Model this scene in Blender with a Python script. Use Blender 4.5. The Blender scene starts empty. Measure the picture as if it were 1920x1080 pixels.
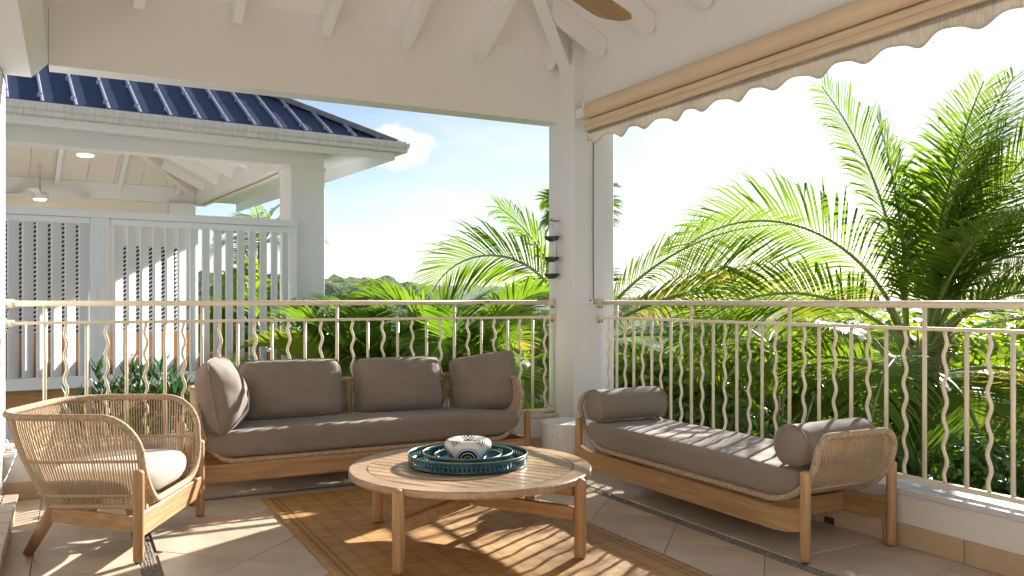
import bpy, bmesh, math, random
from mathutils import Vector, Matrix, noise, Quaternion

R = math.radians
SC = bpy.context.scene
COL = SC.collection

# ------------------------------------------------------------------ camera, sky, sun, exposure
YAW = R(27.606)
cam_d = bpy.data.cameras.new('camera')
cam = bpy.data.objects.new('camera', cam_d)
COL.objects.link(cam)
cam.location = (0, 0, 1.1)
cam.rotation_euler = (R(90), 0, -YAW)
cam_d.sensor_width = 36.0
cam_d.lens = 29.53
cam_d.shift_y = 0.01104
cam_d.clip_start = 0.05
cam_d.clip_end = 20000
SC.camera = cam

SUN_AZ, SUN_EL = 60.0, 24.5          # azimuth clockwise from +Y
world = bpy.data.worlds.new('World')
SC.world = world
world.use_nodes = True
wn, wl = world.node_tree.nodes, world.node_tree.links
wn.clear()
wout = wn.new('ShaderNodeOutputWorld')
wbg = wn.new('ShaderNodeBackground')
wbg.inputs['Strength'].default_value = 0.044
sky = wn.new('ShaderNodeTexSky')
sky.sky_type = 'NISHITA'
sky.sun_disc = False
sky.sun_elevation = R(SUN_EL)
sky.sun_rotation = R(SUN_AZ)
sky.air_density = 1.0
sky.dust_density = 0.4
sky.ozone_density = 1.6
# clouds: soft noise on a flat layer above, plus one puff over the neighbour's eave
tc = wn.new('ShaderNodeTexCoord')
sep = wn.new('ShaderNodeSeparateXYZ')
wl.new(tc.outputs['Generated'], sep.inputs[0])
def wmath(op, a, b=None, clamp=False):
    n = wn.new('ShaderNodeMath'); n.operation = op; n.use_clamp = clamp
    for i, v in enumerate((a, b)):
        if v is None: continue
        if isinstance(v, (int, float)): n.inputs[i].default_value = v
        else: wl.new(v, n.inputs[i])
    return n.outputs[0]
zc = wmath('ADD', wmath('MAXIMUM', sep.outputs[2], 0.0), 0.10)
comb = wn.new('ShaderNodeCombineXYZ')
wl.new(wmath('DIVIDE', sep.outputs[0], zc), comb.inputs[0])
wl.new(wmath('DIVIDE', sep.outputs[1], zc), comb.inputs[1])
cn = wn.new('ShaderNodeTexNoise')
cn.inputs['Scale'].default_value = 0.75
cn.inputs['Detail'].default_value = 8
cn.inputs['Roughness'].default_value = 0.58
wl.new(comb.outputs[0], cn.inputs['Vector'])
cr = wn.new('ShaderNodeMapRange')
cr.interpolation_type = 'SMOOTHSTEP'
cr.inputs['From Min'].default_value = 0.46
cr.inputs['From Max'].default_value = 0.68
wl.new(cn.outputs['Fac'], cr.inputs['Value'])
def puff(px, py, rad, squash):
    # a cumulus puff in a fixed direction of the sky
    u, v = (px - 960) / 1574.8, (561.2 - py) / 1574.8
    s, c = math.sin(YAW), math.cos(YAW)
    d = Vector((s + u * c, c - u * s, v)).normalized()
    vs = wn.new('ShaderNodeVectorMath'); vs.operation = 'SUBTRACT'
    wl.new(tc.outputs['Generated'], vs.inputs[0]); vs.inputs[1].default_value = d
    sc_ = wn.new('ShaderNodeVectorMath'); sc_.operation = 'MULTIPLY'
    wl.new(vs.outputs[0], sc_.inputs[0]); sc_.inputs[1].default_value = (1, 1, squash)
    ln = wn.new('ShaderNodeVectorMath'); ln.operation = 'LENGTH'
    wl.new(sc_.outputs[0], ln.inputs[0])
    nz = wn.new('ShaderNodeTexNoise'); nz.inputs['Scale'].default_value = 38; nz.inputs['Detail'].default_value = 6
    nz.inputs['Roughness'].default_value = 0.6
    wl.new(tc.outputs['Generated'], nz.inputs['Vector'])
    dd = wmath('ADD', ln.outputs['Value'], wmath('MULTIPLY', wmath('SUBTRACT', nz.outputs['Fac'], 0.5), rad * 1.5))
    m = wn.new('ShaderNodeMapRange'); m.interpolation_type = 'SMOOTHSTEP'
    m.inputs['From Min'].default_value = rad * 1.12; m.inputs['From Max'].default_value = rad * 0.80
    wl.new(dd, m.inputs['Value'])
    return m.outputs[0]
cov = wmath('MULTIPLY', cr.outputs[0], 0.8)
cov = wmath('MAXIMUM', cov, puff(752, 275, 0.036, 1.3))
cov = wmath('MAXIMUM', cov, wmath('MULTIPLY', puff(770, 500, 0.075, 2.2), 0.35))
cov = wmath('MAXIMUM', cov, wmath('MULTIPLY', puff(1330, 250, 0.09, 1.4), 0.7))
mixc = wn.new('ShaderNodeMix'); mixc.data_type = 'RGBA'
wl.new(cov, mixc.inputs['Factor'])
wl.new(sky.outputs[0], mixc.inputs['A'])
mixc.inputs['B'].default_value = (7.2, 7.5, 7.9, 1)
wl.new(mixc.outputs['Result'], wbg.inputs['Color'])
wl.new(wbg.outputs[0], wout.inputs['Surface'])

sun_d = bpy.data.lights.new('sun', 'SUN')
sun_d.energy = 5.0
sun_d.angle = R(0.5)
sun_d.color = (1.0, 0.95, 0.88)
sun = bpy.data.objects.new('sun', sun_d)
COL.objects.link(sun)
SUN_DIR = Vector((math.sin(R(SUN_AZ)) * math.cos(R(SUN_EL)), math.cos(R(SUN_AZ)) * math.cos(R(SUN_EL)), math.sin(R(SUN_EL))))
sun.rotation_euler = SUN_DIR.to_track_quat('Z', 'Y').to_euler()
sun.location = SUN_DIR * 30

SC.view_settings.view_transform = 'Standard'
SC.view_settings.look = 'None'
SC.view_settings.gamma = 1.0
SC.view_settings.exposure = 1.62
try: SC.view_settings.use_curve_mapping = False
except Exception: pass
SC.cycles.use_denoising = True
SC.cycles.max_bounces = 10
SC.cycles.diffuse_bounces = 6
SC.cycles.transmission_bounces = 6
SC.cycles.transparent_max_bounces = 12
SC.cycles.sample_clamp_indirect = 8.0
SC.cycles.caustics_reflective = False
SC.cycles.caustics_refractive = False

# ------------------------------------------------------------------ helpers
class MB:
    """collects geometry, then links it as ONE mesh object"""
    def __init__(s): s.v, s.f, s.sm = [], [], []
    def add(s, vs, fs, smooth=False):
        b = len(s.v)
        s.v += [tuple(p) for p in vs]
        s.f += [tuple(i + b for i in f) for f in fs]
        s.sm += [smooth] * len(fs)
        return s
    def box(s, x0, x1, y0, y1, z0, z1, ch=0.0, M=None):
        if ch <= 0:
            vs = [(x, y, z) for x in (x0, x1) for y in (y0, y1) for z in (z0, z1)]
            fs = [(0, 1, 3, 2), (4, 6, 7, 5), (0, 4, 5, 1), (2, 3, 7, 6), (0, 2, 6, 4), (1, 5, 7, 3)]
        else:
            vs = []
            X, Y, Zs = (x0, x1), (y0, y1), (z0, z1)
            idx = {}
            for i in (0, 1):
                for j in (0, 1):
                    for k in (0, 1):
                        sx, sy, sz = (1 if i == 0 else -1), (1 if j == 0 else -1), (1 if k == 0 else -1)
                        x, y, z = X[i], Y[j], Zs[k]
                        idx[(i, j, k, 'x')] = len(vs); vs.append((x, y + sy * ch, z + sz * ch))
                        idx[(i, j, k, 'y')] = len(vs); vs.append((x + sx * ch, y, z + sz * ch))
                        idx[(i, j, k, 'z')] = len(vs); vs.append((x + sx * ch, y + sy * ch, z))
            q = lambda *a: tuple(idx[t] for t in a)
            fs = []
            for i in (0, 1):
                f = q((i, 0, 0, 'x'), (i, 1, 0, 'x'), (i, 1, 1, 'x'), (i, 0, 1, 'x')); fs.append(f if i else f[::-1])
                f = q((0, i, 0, 'y'), (1, i, 0, 'y'), (1, i, 1, 'y'), (0, i, 1, 'y')); fs.append(f[::-1] if i else f)
                f = q((0, 0, i, 'z'), (1, 0, i, 'z'), (1, 1, i, 'z'), (0, 1, i, 'z')); fs.append(f if i else f[::-1])
            for j in (0, 1):
                for k in (0, 1):
                    f = q((0, j, k, 'y'), (1, j, k, 'y'), (1, j, k, 'z'), (0, j, k, 'z')); fs.append(f if (j + k) % 2 else f[::-1])
                    f = q((j, 0, k, 'x'), (j, 1, k, 'x'), (j, 1, k, 'z'), (j, 0, k, 'z')); fs.append(f[::-1] if (j + k) % 2 else f)
                    f = q((j, k, 0, 'x'), (j, k, 1, 'x'), (j, k, 1, 'y'), (j, k, 0, 'y')); fs.append(f if (j + k) % 2 else f[::-1])
            for i in (0, 1):
                for j in (0, 1):
                    for k in (0, 1):
                        f = q((i, j, k, 'x'), (i, j, k, 'y'), (i, j, k, 'z')); fs.append(f if (i + j + k) % 2 else f[::-1])
        if M is not None: vs = [M @ Vector(p) for p in vs]
        return s.add(vs, fs)
    def tube(s, pts, r, n=8, closed=False, caps=True, flat=None, up=None):
        """r: number or list; flat: (a,b) scale of the section"""
        P = [Vector(p) for p in pts]; m = len(P)
        rr = r if isinstance(r, (list, tuple)) else [r] * m
        T = []
        for i in range(m):
            if closed: t = P[(i + 1) % m] - P[i - 1]
            else: t = P[min(i + 1, m - 1)] - P[max(i - 1, 0)]
            if t.length < 1e-9: t = Vector((0, 0, 1))
            T.append(t.normalized())
        a = Vector(up) if up is not None else (Vector((0, 0, 1)) if abs(T[0].z) < 0.9 else Vector((1, 0, 0)))
        nrm = (a - T[0] * a.dot(T[0])).normalized()
        vs = []
        fa, fb = flat or (1, 1)
        for i in range(m):
            if up is not None: nrm = Vector(up)
            nrm = (nrm - T[i] * nrm.dot(T[i]))
            nrm = nrm.normalized() if nrm.length > 1e-6 else Vector((1, 0, 0))
            b = T[i].cross(nrm)
            for k in range(n):
                an = 2 * math.pi * (k + 0.5) / n
                vs.append(P[i] + nrm * (math.cos(an) * rr[i] * fa) + b * (math.sin(an) * rr[i] * fb))
        fs = []
        for i in range(m if closed else m - 1):
            j = (i + 1) % m
            for k in range(n):
                l = (k + 1) % n
                fs.append((i * n + k, i * n + l, j * n + l, j * n + k))
        s.add(vs, fs, n > 4)
        if caps and not closed:
            s.add([vs[k] for k in range(n)], [tuple(range(n - 1, -1, -1))])
            s.add([vs[(m - 1) * n + k] for k in range(n)], [tuple(range(n))])
        return s
    def lathe(s, prof, n=32, c=(0, 0, 0), smooth=True):
        vs, fs = [], []
        m = len(prof)
        for (r, z) in prof:
            for k in range(n):
                a = 2 * math.pi * k / n
                vs.append((c[0] + r * math.cos(a), c[1] + r * math.sin(a), c[2] + z))
        for i in range(m - 1):
            for k in range(n):
                l = (k + 1) % n
                fs.append((i * n + k, i * n + l, (i + 1) * n + l, (i + 1) * n + k))
        return s.add(vs, fs, smooth)
    def prism(s, poly, axis, a0, a1, smooth=False):
        """extrude a 2D polygon along an axis ('x': poly is y,z; 'y': x,z; 'z': x,y)"""
        def p3(p, a): return {'x': (a, p[0], p[1]), 'y': (p[0], a, p[1]), 'z': (p[0], p[1], a)}[axis]
        n = len(poly)
        vs = [p3(p, a0) for p in poly] + [p3(p, a1) for p in poly]
        fs = [(i, (i + 1) % n, n + (i + 1) % n, n + i) for i in range(n)]
        s.add(vs, fs, smooth)
        s.add([p3(p, a0) for p in poly], [tuple(range(n - 1, -1, -1))])
        s.add([p3(p, a1) for p in poly], [tuple(range(n))])
        return s
    def rod(s, p0, p1, w, h, up=(0, 0, 1), ch=0.0):
        """rectangular bar between two points; w sideways, h along up"""
        p0, p1 = Vector(p0), Vector(p1)
        t = (p1 - p0); L = t.length; t.normalize()
        u = Vector(up); u = (u - t * u.dot(t)).normalized(); b = u.cross(t)
        M = Matrix((( t.x, b.x, u.x, p0.x), (t.y, b.y, u.y, p0.y), (t.z, b.z, u.z, p0.z), (0, 0, 0, 1)))
        return s.box(0, L, -w / 2, w / 2, -h / 2, h / 2, ch, M)
    def mesh(s, name, fix=True):
        me = bpy.data.meshes.new(name)
        me.from_pydata(s.v, [], s.f)
        me.polygons.foreach_set('use_smooth', s.sm)
        if fix:
            bm = bmesh.new(); bm.from_mesh(me)
            bmesh.ops.remove_doubles(bm, verts=bm.verts, dist=1e-5)
            bmesh.ops.recalc_face_normals(bm, faces=bm.faces)
            bm.to_mesh(me); bm.free()
        me.update()
        return me
    def build(s, name, mat, parent=None, world=True, fix=True):
        """world=True: vertices are in world space, the parent's place is taken off"""
        if parent is not None and world:
            M = parent_matrix(parent).inverted()
            s.v = [tuple(M @ Vector(p)) for p in s.v]
        return link(name, s.mesh(name, fix), mat, parent)

def parent_matrix(o):
    M = o.matrix_basis.copy()
    while o.parent:
        o = o.parent; M = o.matrix_basis @ M
    return M
def link(name, me, mat=None, parent=None, M=None):
    if mat is not None and not me.materials: me.materials.append(mat)
    o = bpy.data.objects.new(name, me)
    COL.objects.link(o)
    if parent is not None: o.parent = parent
    if M is not None: o.matrix_basis = M
    return o
def tag(o, label=None, cat=None, group=None, kind=None):
    if label: o['label'] = label
    if cat: o['category'] = cat
    if group: o['group'] = group
    if kind: o['kind'] = kind
    return o
def thing(name, label, cat, loc=(0, 0, 0), rz=0.0, group=None):
    o = bpy.data.objects.new(name, None)
    COL.objects.link(o)
    o.empty_display_size = 0.2
    o.location = loc; o.rotation_euler = (0, 0, rz)
    o.matrix_basis = Matrix.Translation(loc) @ Matrix.Rotation(rz, 4, 'Z')
    return tag(o, label, cat, group)
def fbm(p, sc=1.0, oct=3):
    return noise.fractal(Vector(p) * sc, 1.0, 2.0, oct)

# ------------------------------------------------------------------ materials
def newmat(name):
    m = bpy.data.materials.new(name); m.use_nodes = True
    nt = m.node_tree; b = nt.nodes['Principled BSDF']
    return m, nt, b
def N(nt, typ, **kw):
    n = nt.nodes.new(typ)
    for k, v in kw.items():
        if k in n.inputs.keys(): n.inputs[k].default_value = v
        else: setattr(n, k, v)
    return n
def coords(nt, scale=(1, 1, 1), kind='Object', rot=(0, 0, 0)):
    t = N(nt, 'ShaderNodeTexCoord'); m = N(nt, 'ShaderNodeMapping')
    m.inputs['Scale'].default_value = scale
    m.inputs['Rotation'].default_value = rot
    nt.links.new(t.outputs[kind], m.inputs[0])
    return m.outputs[0]
def ramp(nt, fac, stops):
    r = N(nt, 'ShaderNodeValToRGB')
    while len(r.color_ramp.elements) < len(stops): r.color_ramp.elements.new(0.5)
    for e, (p, c) in zip(r.color_ramp.elements, stops):
        e.position = p; e.color = (*c, 1) if len(c) == 3 else c
    nt.links.new(fac, r.inputs[0])
    return r.outputs[0]
def bump(nt, b, h, strength=0.2, dist=0.002):
    n = N(nt, 'ShaderNodeBump', Strength=strength, Distance=dist)
    nt.links.new(h, n.inputs['Height']); nt.links.new(n.outputs[0], b.inputs['Normal'])
def noisy(name, c0, c1, scale=4.0, rough=0.6, detail=5, stretch=(1, 1, 1), bstr=0.0, bdist=0.002, bscale=None, spec=0.5, metal=0.0, per_object=0.0, kind='Object'):
    m, nt, b = newmat(name)
    v = coords(nt, stretch, kind)
    n = N(nt, 'ShaderNodeTexNoise', Scale=scale, Detail=detail, Roughness=0.6)
    nt.links.new(v, n.inputs['Vector'])
    col = ramp(nt, n.outputs['Fac'], [(0.3, c0), (0.7, c1)])
    if per_object:
        oi = N(nt, 'ShaderNodeObjectInfo')
        hsv = N(nt, 'ShaderNodeHueSaturation')
        mr = N(nt, 'ShaderNodeMapRange'); mr.inputs['To Min'].default_value = 1 - per_object; mr.inputs['To Max'].default_value = 1 + per_object
        nt.links.new(oi.outputs['Random'], mr.inputs['Value'])
        nt.links.new(mr.outputs[0], hsv.inputs['Value'])
        nt.links.new(col, hsv.inputs['Color']); col = hsv.outputs[0]
    nt.links.new(col, b.inputs['Base Color'])
    b.inputs['Roughness'].default_value = rough
    b.inputs['Specular IOR Level'].default_value = spec
    b.inputs['Metallic'].default_value = metal
    if bstr:
        n2 = N(nt, 'ShaderNodeTexNoise', Scale=bscale or scale * 6, Detail=4)
        nt.links.new(v, n2.inputs['Vector'])
        bump(nt, b, n2.outputs['Fac'], bstr, bdist)
    return m
def wood(name, axis, c0=(0.38, 0.212, 0.092), c1=(0.54, 0.335, 0.165), rough=0.5):
    st = {'x': (0.9, 14, 14), 'y': (14, 0.9, 14), 'z': (14, 14, 0.9)}[axis]
    m, nt, b = newmat(name)
    t = N(nt, 'ShaderNodeTexCoord'); oi = N(nt, 'ShaderNodeObjectInfo')
    ad = N(nt, 'ShaderNodeVectorMath', operation='ADD')
    mul = N(nt, 'ShaderNodeMath', operation='MULTIPLY'); mul.inputs[1].default_value = 37.0
    nt.links.new(oi.outputs['Random'], mul.inputs[0])
    nt.links.new(t.outputs['Object'], ad.inputs[0]); nt.links.new(mul.outputs[0], ad.inputs[1])
    mp = N(nt, 'ShaderNodeMapping'); mp.inputs['Scale'].default_value = st
    nt.links.new(ad.outputs[0], mp.inputs[0])
    n = N(nt, 'ShaderNodeTexNoise', Scale=3.2, Detail=6, Roughness=0.62, Distortion=0.6)
    nt.links.new(mp.outputs[0], n.inputs['Vector'])
    n2 = N(nt, 'ShaderNodeTexNoise', Scale=1.6, Detail=2)
    nt.links.new(ad.outputs[0], n2.inputs['Vector'])
    mx = N(nt, 'ShaderNodeMath', operation='ADD')
    h = N(nt, 'ShaderNodeMath', operation='MULTIPLY'); h.inputs[1].default_value = 0.5
    nt.links.new(n2.outputs['Fac'], h.inputs[0]); nt.links.new(n.outputs['Fac'], mx.inputs[0]); nt.links.new(h.outputs[0], mx.inputs[1])
    col = ramp(nt, mx.outputs[0], [(0.45, tuple(x * 0.8 for x in c0)), (0.68, c0), (0.95, c1)])
    nt.links.new(col, b.inputs['Base Color'])
    b.inputs['Roughness'].default_value = rough
    bump(nt, b, n.outputs['Fac'], 0.15, 0.001)
    return m
def leafmat(name, c0, c1, tr, trans=0.45, rough=0.42, scale=2.0, spec=0.5, dry=False):
    m, nt, b = newmat(name)
    v = coords(nt)
    n = N(nt, 'ShaderNodeTexNoise', Scale=scale, Detail=3)
    nt.links.new(v, n.inputs['Vector'])
    oi = N(nt, 'ShaderNodeObjectInfo')
    ad = N(nt, 'ShaderNodeMath', operation='MULTIPLY_ADD'); ad.inputs[1].default_value = 0.35; 
    nt.links.new(oi.outputs['Random'], ad.inputs[0]); nt.links.new(n.outputs['Fac'], ad.inputs[2])
    col = ramp(nt, ad.outputs[0], [(0.35, c0), (0.84, c1), (0.97, (0.24, 0.19, 0.05))] if dry else [(0.35, c0), (0.95, c1)])
    nt.links.new(col, b.inputs['Base Color'])
    b.inputs['Roughness'].default_value = rough
    b.inputs['Specular IOR Level'].default_value = spec
    t = N(nt, 'ShaderNodeBsdfTranslucent')
    hs = N(nt, 'ShaderNodeMix', data_type='RGBA', blend_type='MULTIPLY'); hs.inputs['Factor'].default_value = 1.0
    nt.links.new(col, hs.inputs['A']); hs.inputs['B'].default_value = (*tr, 1)
    nt.links.new(hs.outputs['Result'], t.inputs['Color'])
    mx = N(nt, 'ShaderNodeMixShader'); mx.inputs[0].default_value = trans
    out = nt.nodes['Material Output']
    nt.links.new(b.outputs[0], mx.inputs[1]); nt.links.new(t.outputs[0], mx.inputs[2])
    nt.links.new(mx.outputs[0], out.inputs['Surface'])
    return m

M = {}
M['white'] = noisy('white_paint', (0.78, 0.79, 0.81), (0.83, 0.84, 0.86), 1.3, 0.55, bstr=0.06, bscale=60)
M['render'] = noisy('wall_render', (0.70, 0.67, 0.61), (0.77, 0.74, 0.68), 1.1, 0.8, bstr=0.25, bscale=90, bdist=0.002)
M['ceil'] = noisy('ceiling_white', (0.79, 0.79, 0.79), (0.84, 0.84, 0.84), 0.9, 0.7, bstr=0.05, bscale=40)
M['cream'] = noisy('cream_metal', (0.80, 0.71, 0.54), (0.84, 0.75, 0.58), 3, 0.32)
M['fence'] = noisy('fence_white', (0.79, 0.81, 0.85), (0.84, 0.86, 0.89), 2, 0.45)
M['hstone'] = noisy('stone_wall', (0.30, 0.25, 0.19), (0.42, 0.36, 0.29), 2.5, 0.85)
M['pave'] = noisy('bounce_paving', (0.60, 0.54, 0.46), (0.70, 0.64, 0.56), 2.5, 0.6)  # pale floor behind the camera, added to bounce sunlight up to the ceiling
M['warm'] = noisy('warm_white_paint', (0.78, 0.71, 0.62), (0.83, 0.77, 0.68), 1.3, 0.6)
M['grout'] = noisy('grout', (0.20, 0.17, 0.13), (0.27, 0.23, 0.18), 8, 0.9)
M['tile'] = noisy('travertine_tile', (0.48, 0.385, 0.285), (0.64, 0.53, 0.415), 3.5, 0.40, detail=8, bstr=0.06, bscale=50, per_object=0.07)
M['base'] = noisy('skirting_tile', (0.48, 0.34, 0.21), (0.60, 0.45, 0.30), 5, 0.45, detail=8, per_object=0.08)
M['sill'] = noisy('sill_stone', (0.55, 0.56, 0.58), (0.68, 0.68, 0.69), 6, 0.3)
M['pebble'] = noisy('pebbles', (0.10, 0.09, 0.08), (0.40, 0.37, 0.33), 60, 0.6, detail=2)
M['teak_x'] = wood('teak_x', 'x'); M['teak_y'] = wood('teak_y', 'y'); M['teak_z'] = wood('teak_z', 'z')
M['teak_top'] = wood('teak_top', 'x', (0.36, 0.235, 0.135), (0.52, 0.37, 0.235), 0.30)
M['rope'] = noisy('rope', (0.40, 0.285, 0.175), (0.58, 0.44, 0.30), 160, 0.85, bstr=0.6, bscale=420, bdist=0.002)
M['wrap'] = noisy('rope_wrap', (0.30, 0.21, 0.125), (0.60, 0.46, 0.32), 75, 0.9, detail=3, bstr=0.8, bscale=260, bdist=0.003)
M['dark'] = noisy('dark_metal', (0.02, 0.018, 0.016), (0.05, 0.04, 0.035), 20, 0.5)
M['steel'] = noisy('steel', (0.5, 0.5, 0.5), (0.62, 0.62, 0.6), 30, 0.3, metal=0.8)
M['fan'] = wood('fan_wood', 'x', (0.30, 0.16, 0.05), (0.42, 0.25, 0.09), 0.4)
M['cassette'] = noisy('awning_cassette', (0.66, 0.52, 0.36), (0.72, 0.58, 0.41), 2, 0.45)
M['roof'] = noisy('navy_roof', (0.020, 0.032, 0.075), (0.030, 0.045, 0.10), 3, 0.5, spec=0.35)
M['rib'] = noisy('roof_rib', (0.30, 0.31, 0.40), (0.42, 0.43, 0.52), 25, 0.4)  # paler than the navy roof: sun highlight on the ribs put into the colour
M['ridge'] = noisy('ridge_cap', (0.16, 0.155, 0.16), (0.24, 0.23, 0.235), 12, 0.6)
M['gutter'] = noisy('gutter', (0.55, 0.54, 0.50), (0.74, 0.73, 0.70), 9, 0.45, stretch=(6, 1, 0.6))
M['bamboo'] = noisy('bamboo', (0.36, 0.19, 0.06), (0.55, 0.32, 0.13), 14, 0.6, stretch=(0.5, 1, 9))
M['bark'] = noisy('palm_bark', (0.16, 0.12, 0.085), (0.33, 0.27, 0.20), 7, 0.9, stretch=(1, 1, 5), bstr=0.5, bscale=20, bdist=0.01)
M['sheath'] = noisy('dry_sheath', (0.16, 0.085, 0.05), (0.36, 0.23, 0.15), 9, 0.85, stretch=(4, 4, 0.8))
M['stalk'] = noisy('green_stalk', (0.18, 0.24, 0.05), (0.32, 0.36, 0.10), 6, 0.5)
M['palm'] = leafmat('palm_leaf', (0.065, 0.125, 0.014), (0.135, 0.205, 0.022), (2.1, 2.05, 1.0), 0.52, 0.30, dry=True)
M['palm_y'] = leafmat('palm_leaf_yellow', (0.15, 0.17, 0.02), (0.34, 0.26, 0.03), (1.4, 1.4, .8), 0.42, 0.4)
M['areca'] = leafmat('areca_leaf', (0.055, 0.125, 0.015), (0.115, 0.19, 0.022), (2.2, 2.15, 1.0), 0.5, 0.28, dry=True)
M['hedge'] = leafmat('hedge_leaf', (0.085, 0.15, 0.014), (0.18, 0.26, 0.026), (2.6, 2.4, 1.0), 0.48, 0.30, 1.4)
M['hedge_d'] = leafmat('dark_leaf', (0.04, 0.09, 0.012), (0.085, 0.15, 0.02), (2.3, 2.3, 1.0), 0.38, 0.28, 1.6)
M['broad'] = leafmat('broad_leaf', (0.045, 0.12, 0.012), (0.10, 0.19, 0.02), (2.7, 2.6, 1.0), 0.42, 0.3, 1.6)
M['olean'] = leafmat('oleander_leaf', (0.020, 0.062, 0.026), (0.045, 0.10, 0.04), (2.0, 2.2, 1.2), 0.3, 0.38, 3)
M['lime'] = leafmat('lime_leaf', (0.13, 0.20, 0.02), (0.24, 0.30, 0.04), (1.8, 1.8, 0.8), 0.4, 0.4, 3)
M['pink'] = leafmat('pink_petal', (0.62, 0.30, 0.33), (0.78, 0.48, 0.50), (1.2, 1.1, 1.1), 0.35, 0.5, 6)
M['pot'] = noisy('bounce_gravel', (0.40, 0.375, 0.34), (0.60, 0.57, 0.53), 30, 0.95, bstr=.5, bscale=90, bdist=.01)  # pale gravel added to bounce sunlight up onto the fence

# taupe outdoor cloth with a fine weave
def cloth(name, c0, c1):
    m, nt, b = newmat(name)
    v = coords(nt)
    n = N(nt, 'ShaderNodeTexNoise', Scale=2.2, Detail=4); nt.links.new(v, n.inputs['Vector'])
    w1 = N(nt, 'ShaderNodeTexNoise', Scale=260, Detail=2); nt.links.new(v, w1.inputs['Vector'])
    v2 = coords(nt, (1, 1, 0.06)); w2 = N(nt, 'ShaderNodeTexNoise', Scale=330, Detail=1); nt.links.new(v2, w2.inputs['Vector'])
    v3 = coords(nt, (0.06, 0.06, 1)); w3 = N(nt, 'ShaderNodeTexNoise', Scale=330, Detail=1); nt.links.new(v3, w3.inputs['Vector'])
    s1 = N(nt, 'ShaderNodeMath', operation='ADD'); nt.links.new(w2.outputs['Fac'], s1.inputs[0]); nt.links.new(w3.outputs['Fac'], s1.inputs[1])
    s2 = N(nt, 'ShaderNodeMath', operation='MULTIPLY_ADD'); s2.inputs[1].default_value = 0.45
    nt.links.new(s1.outputs[0], s2.inputs[0]); nt.links.new(n.outputs['Fac'], s2.inputs[2])
    col = ramp(nt, s2.outputs[0], [(0.6, c0), (1.25, c1)])
    col = ramp(nt, s2.outputs[0], [(0.55, c0), (1.0, c1)])
    nt.links.new(col, b.inputs['Base Color'])
    b.inputs['Roughness'].default_value = 0.9
    b.inputs['Specular IOR Level'].default_value = 0.2
    try: b.inputs['Sheen Weight'].default_value = 0.15
    except Exception: pass
    bump(nt, b, s1.outputs[0], 0.25, 0.001)
    return m
M['taupe'] = cloth('taupe_cloth', (0.185, 0.148, 0.122), (0.265, 0.218, 0.182))
M['sand'] = cloth('sand_cloth', (0.31, 0.275, 0.235), (0.41, 0.37, 0.325))

# ------------------------------------------------------------------ ground, far land
GZ = -3.2
def ground_h(x, y):
    r = math.hypot(x - 2, y - 2)
    h = GZ - 0.02 * max(0, r - 12)
    if r > 60: h = GZ - 0.96 - 26 * (1 - math.exp(-(r - 60) / 160.0))
    return h
gm = MB()
rings = [0, 3, 6, 9, 12, 16, 22, 30, 45, 60, 80, 110, 150, 200, 280, 400, 600, 900, 1500, 3000, 6000]
nseg = 48
gv, gf = [(2, 2, GZ)], []
for r in rings[1:]:
    for k in range(nseg):
        a = 2 * math.pi * k / nseg
        x, y = 2 + r * math.cos(a), 2 + r * math.sin(a)
        gv.append((x, y, ground_h(x, y)))
for k in range(nseg): gf.append((0, 1 + k, 1 + (k + 1) % nseg))
for i in range(len(rings) - 2):
    for k in range(nseg):
        l = (k + 1) % nseg
        a, b_ = 1 + i * nseg, 1 + (i + 1) * nseg
        gf.append((a + k, b_ + k, b_ + l, a + l))
gm.add(gv, gf, True)
M['ground'] = noisy('grassy_ground', (0.03, 0.055, 0.015), (0.075, 0.105, 0.03), 0.35, 0.95, detail=10, spec=0.0)
tag(gm.build('ground', M['ground']), kind='structure')

S_, C_ = math.sin(YAW), math.cos(YAW)
def cam_xy(px, d):
    """a point on the ground plan: picture column px, d metres away along the view axis"""
    l = (px - 960) / 1574.8 * d
    return d * S_ + l * C_, d * C_ - l * S_
def at(px, py, d):
    x, y = cam_xy(px, d)
    return Vector((x, y, 1.1 - (py - 561.2) / 1574.8 * d))

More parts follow.
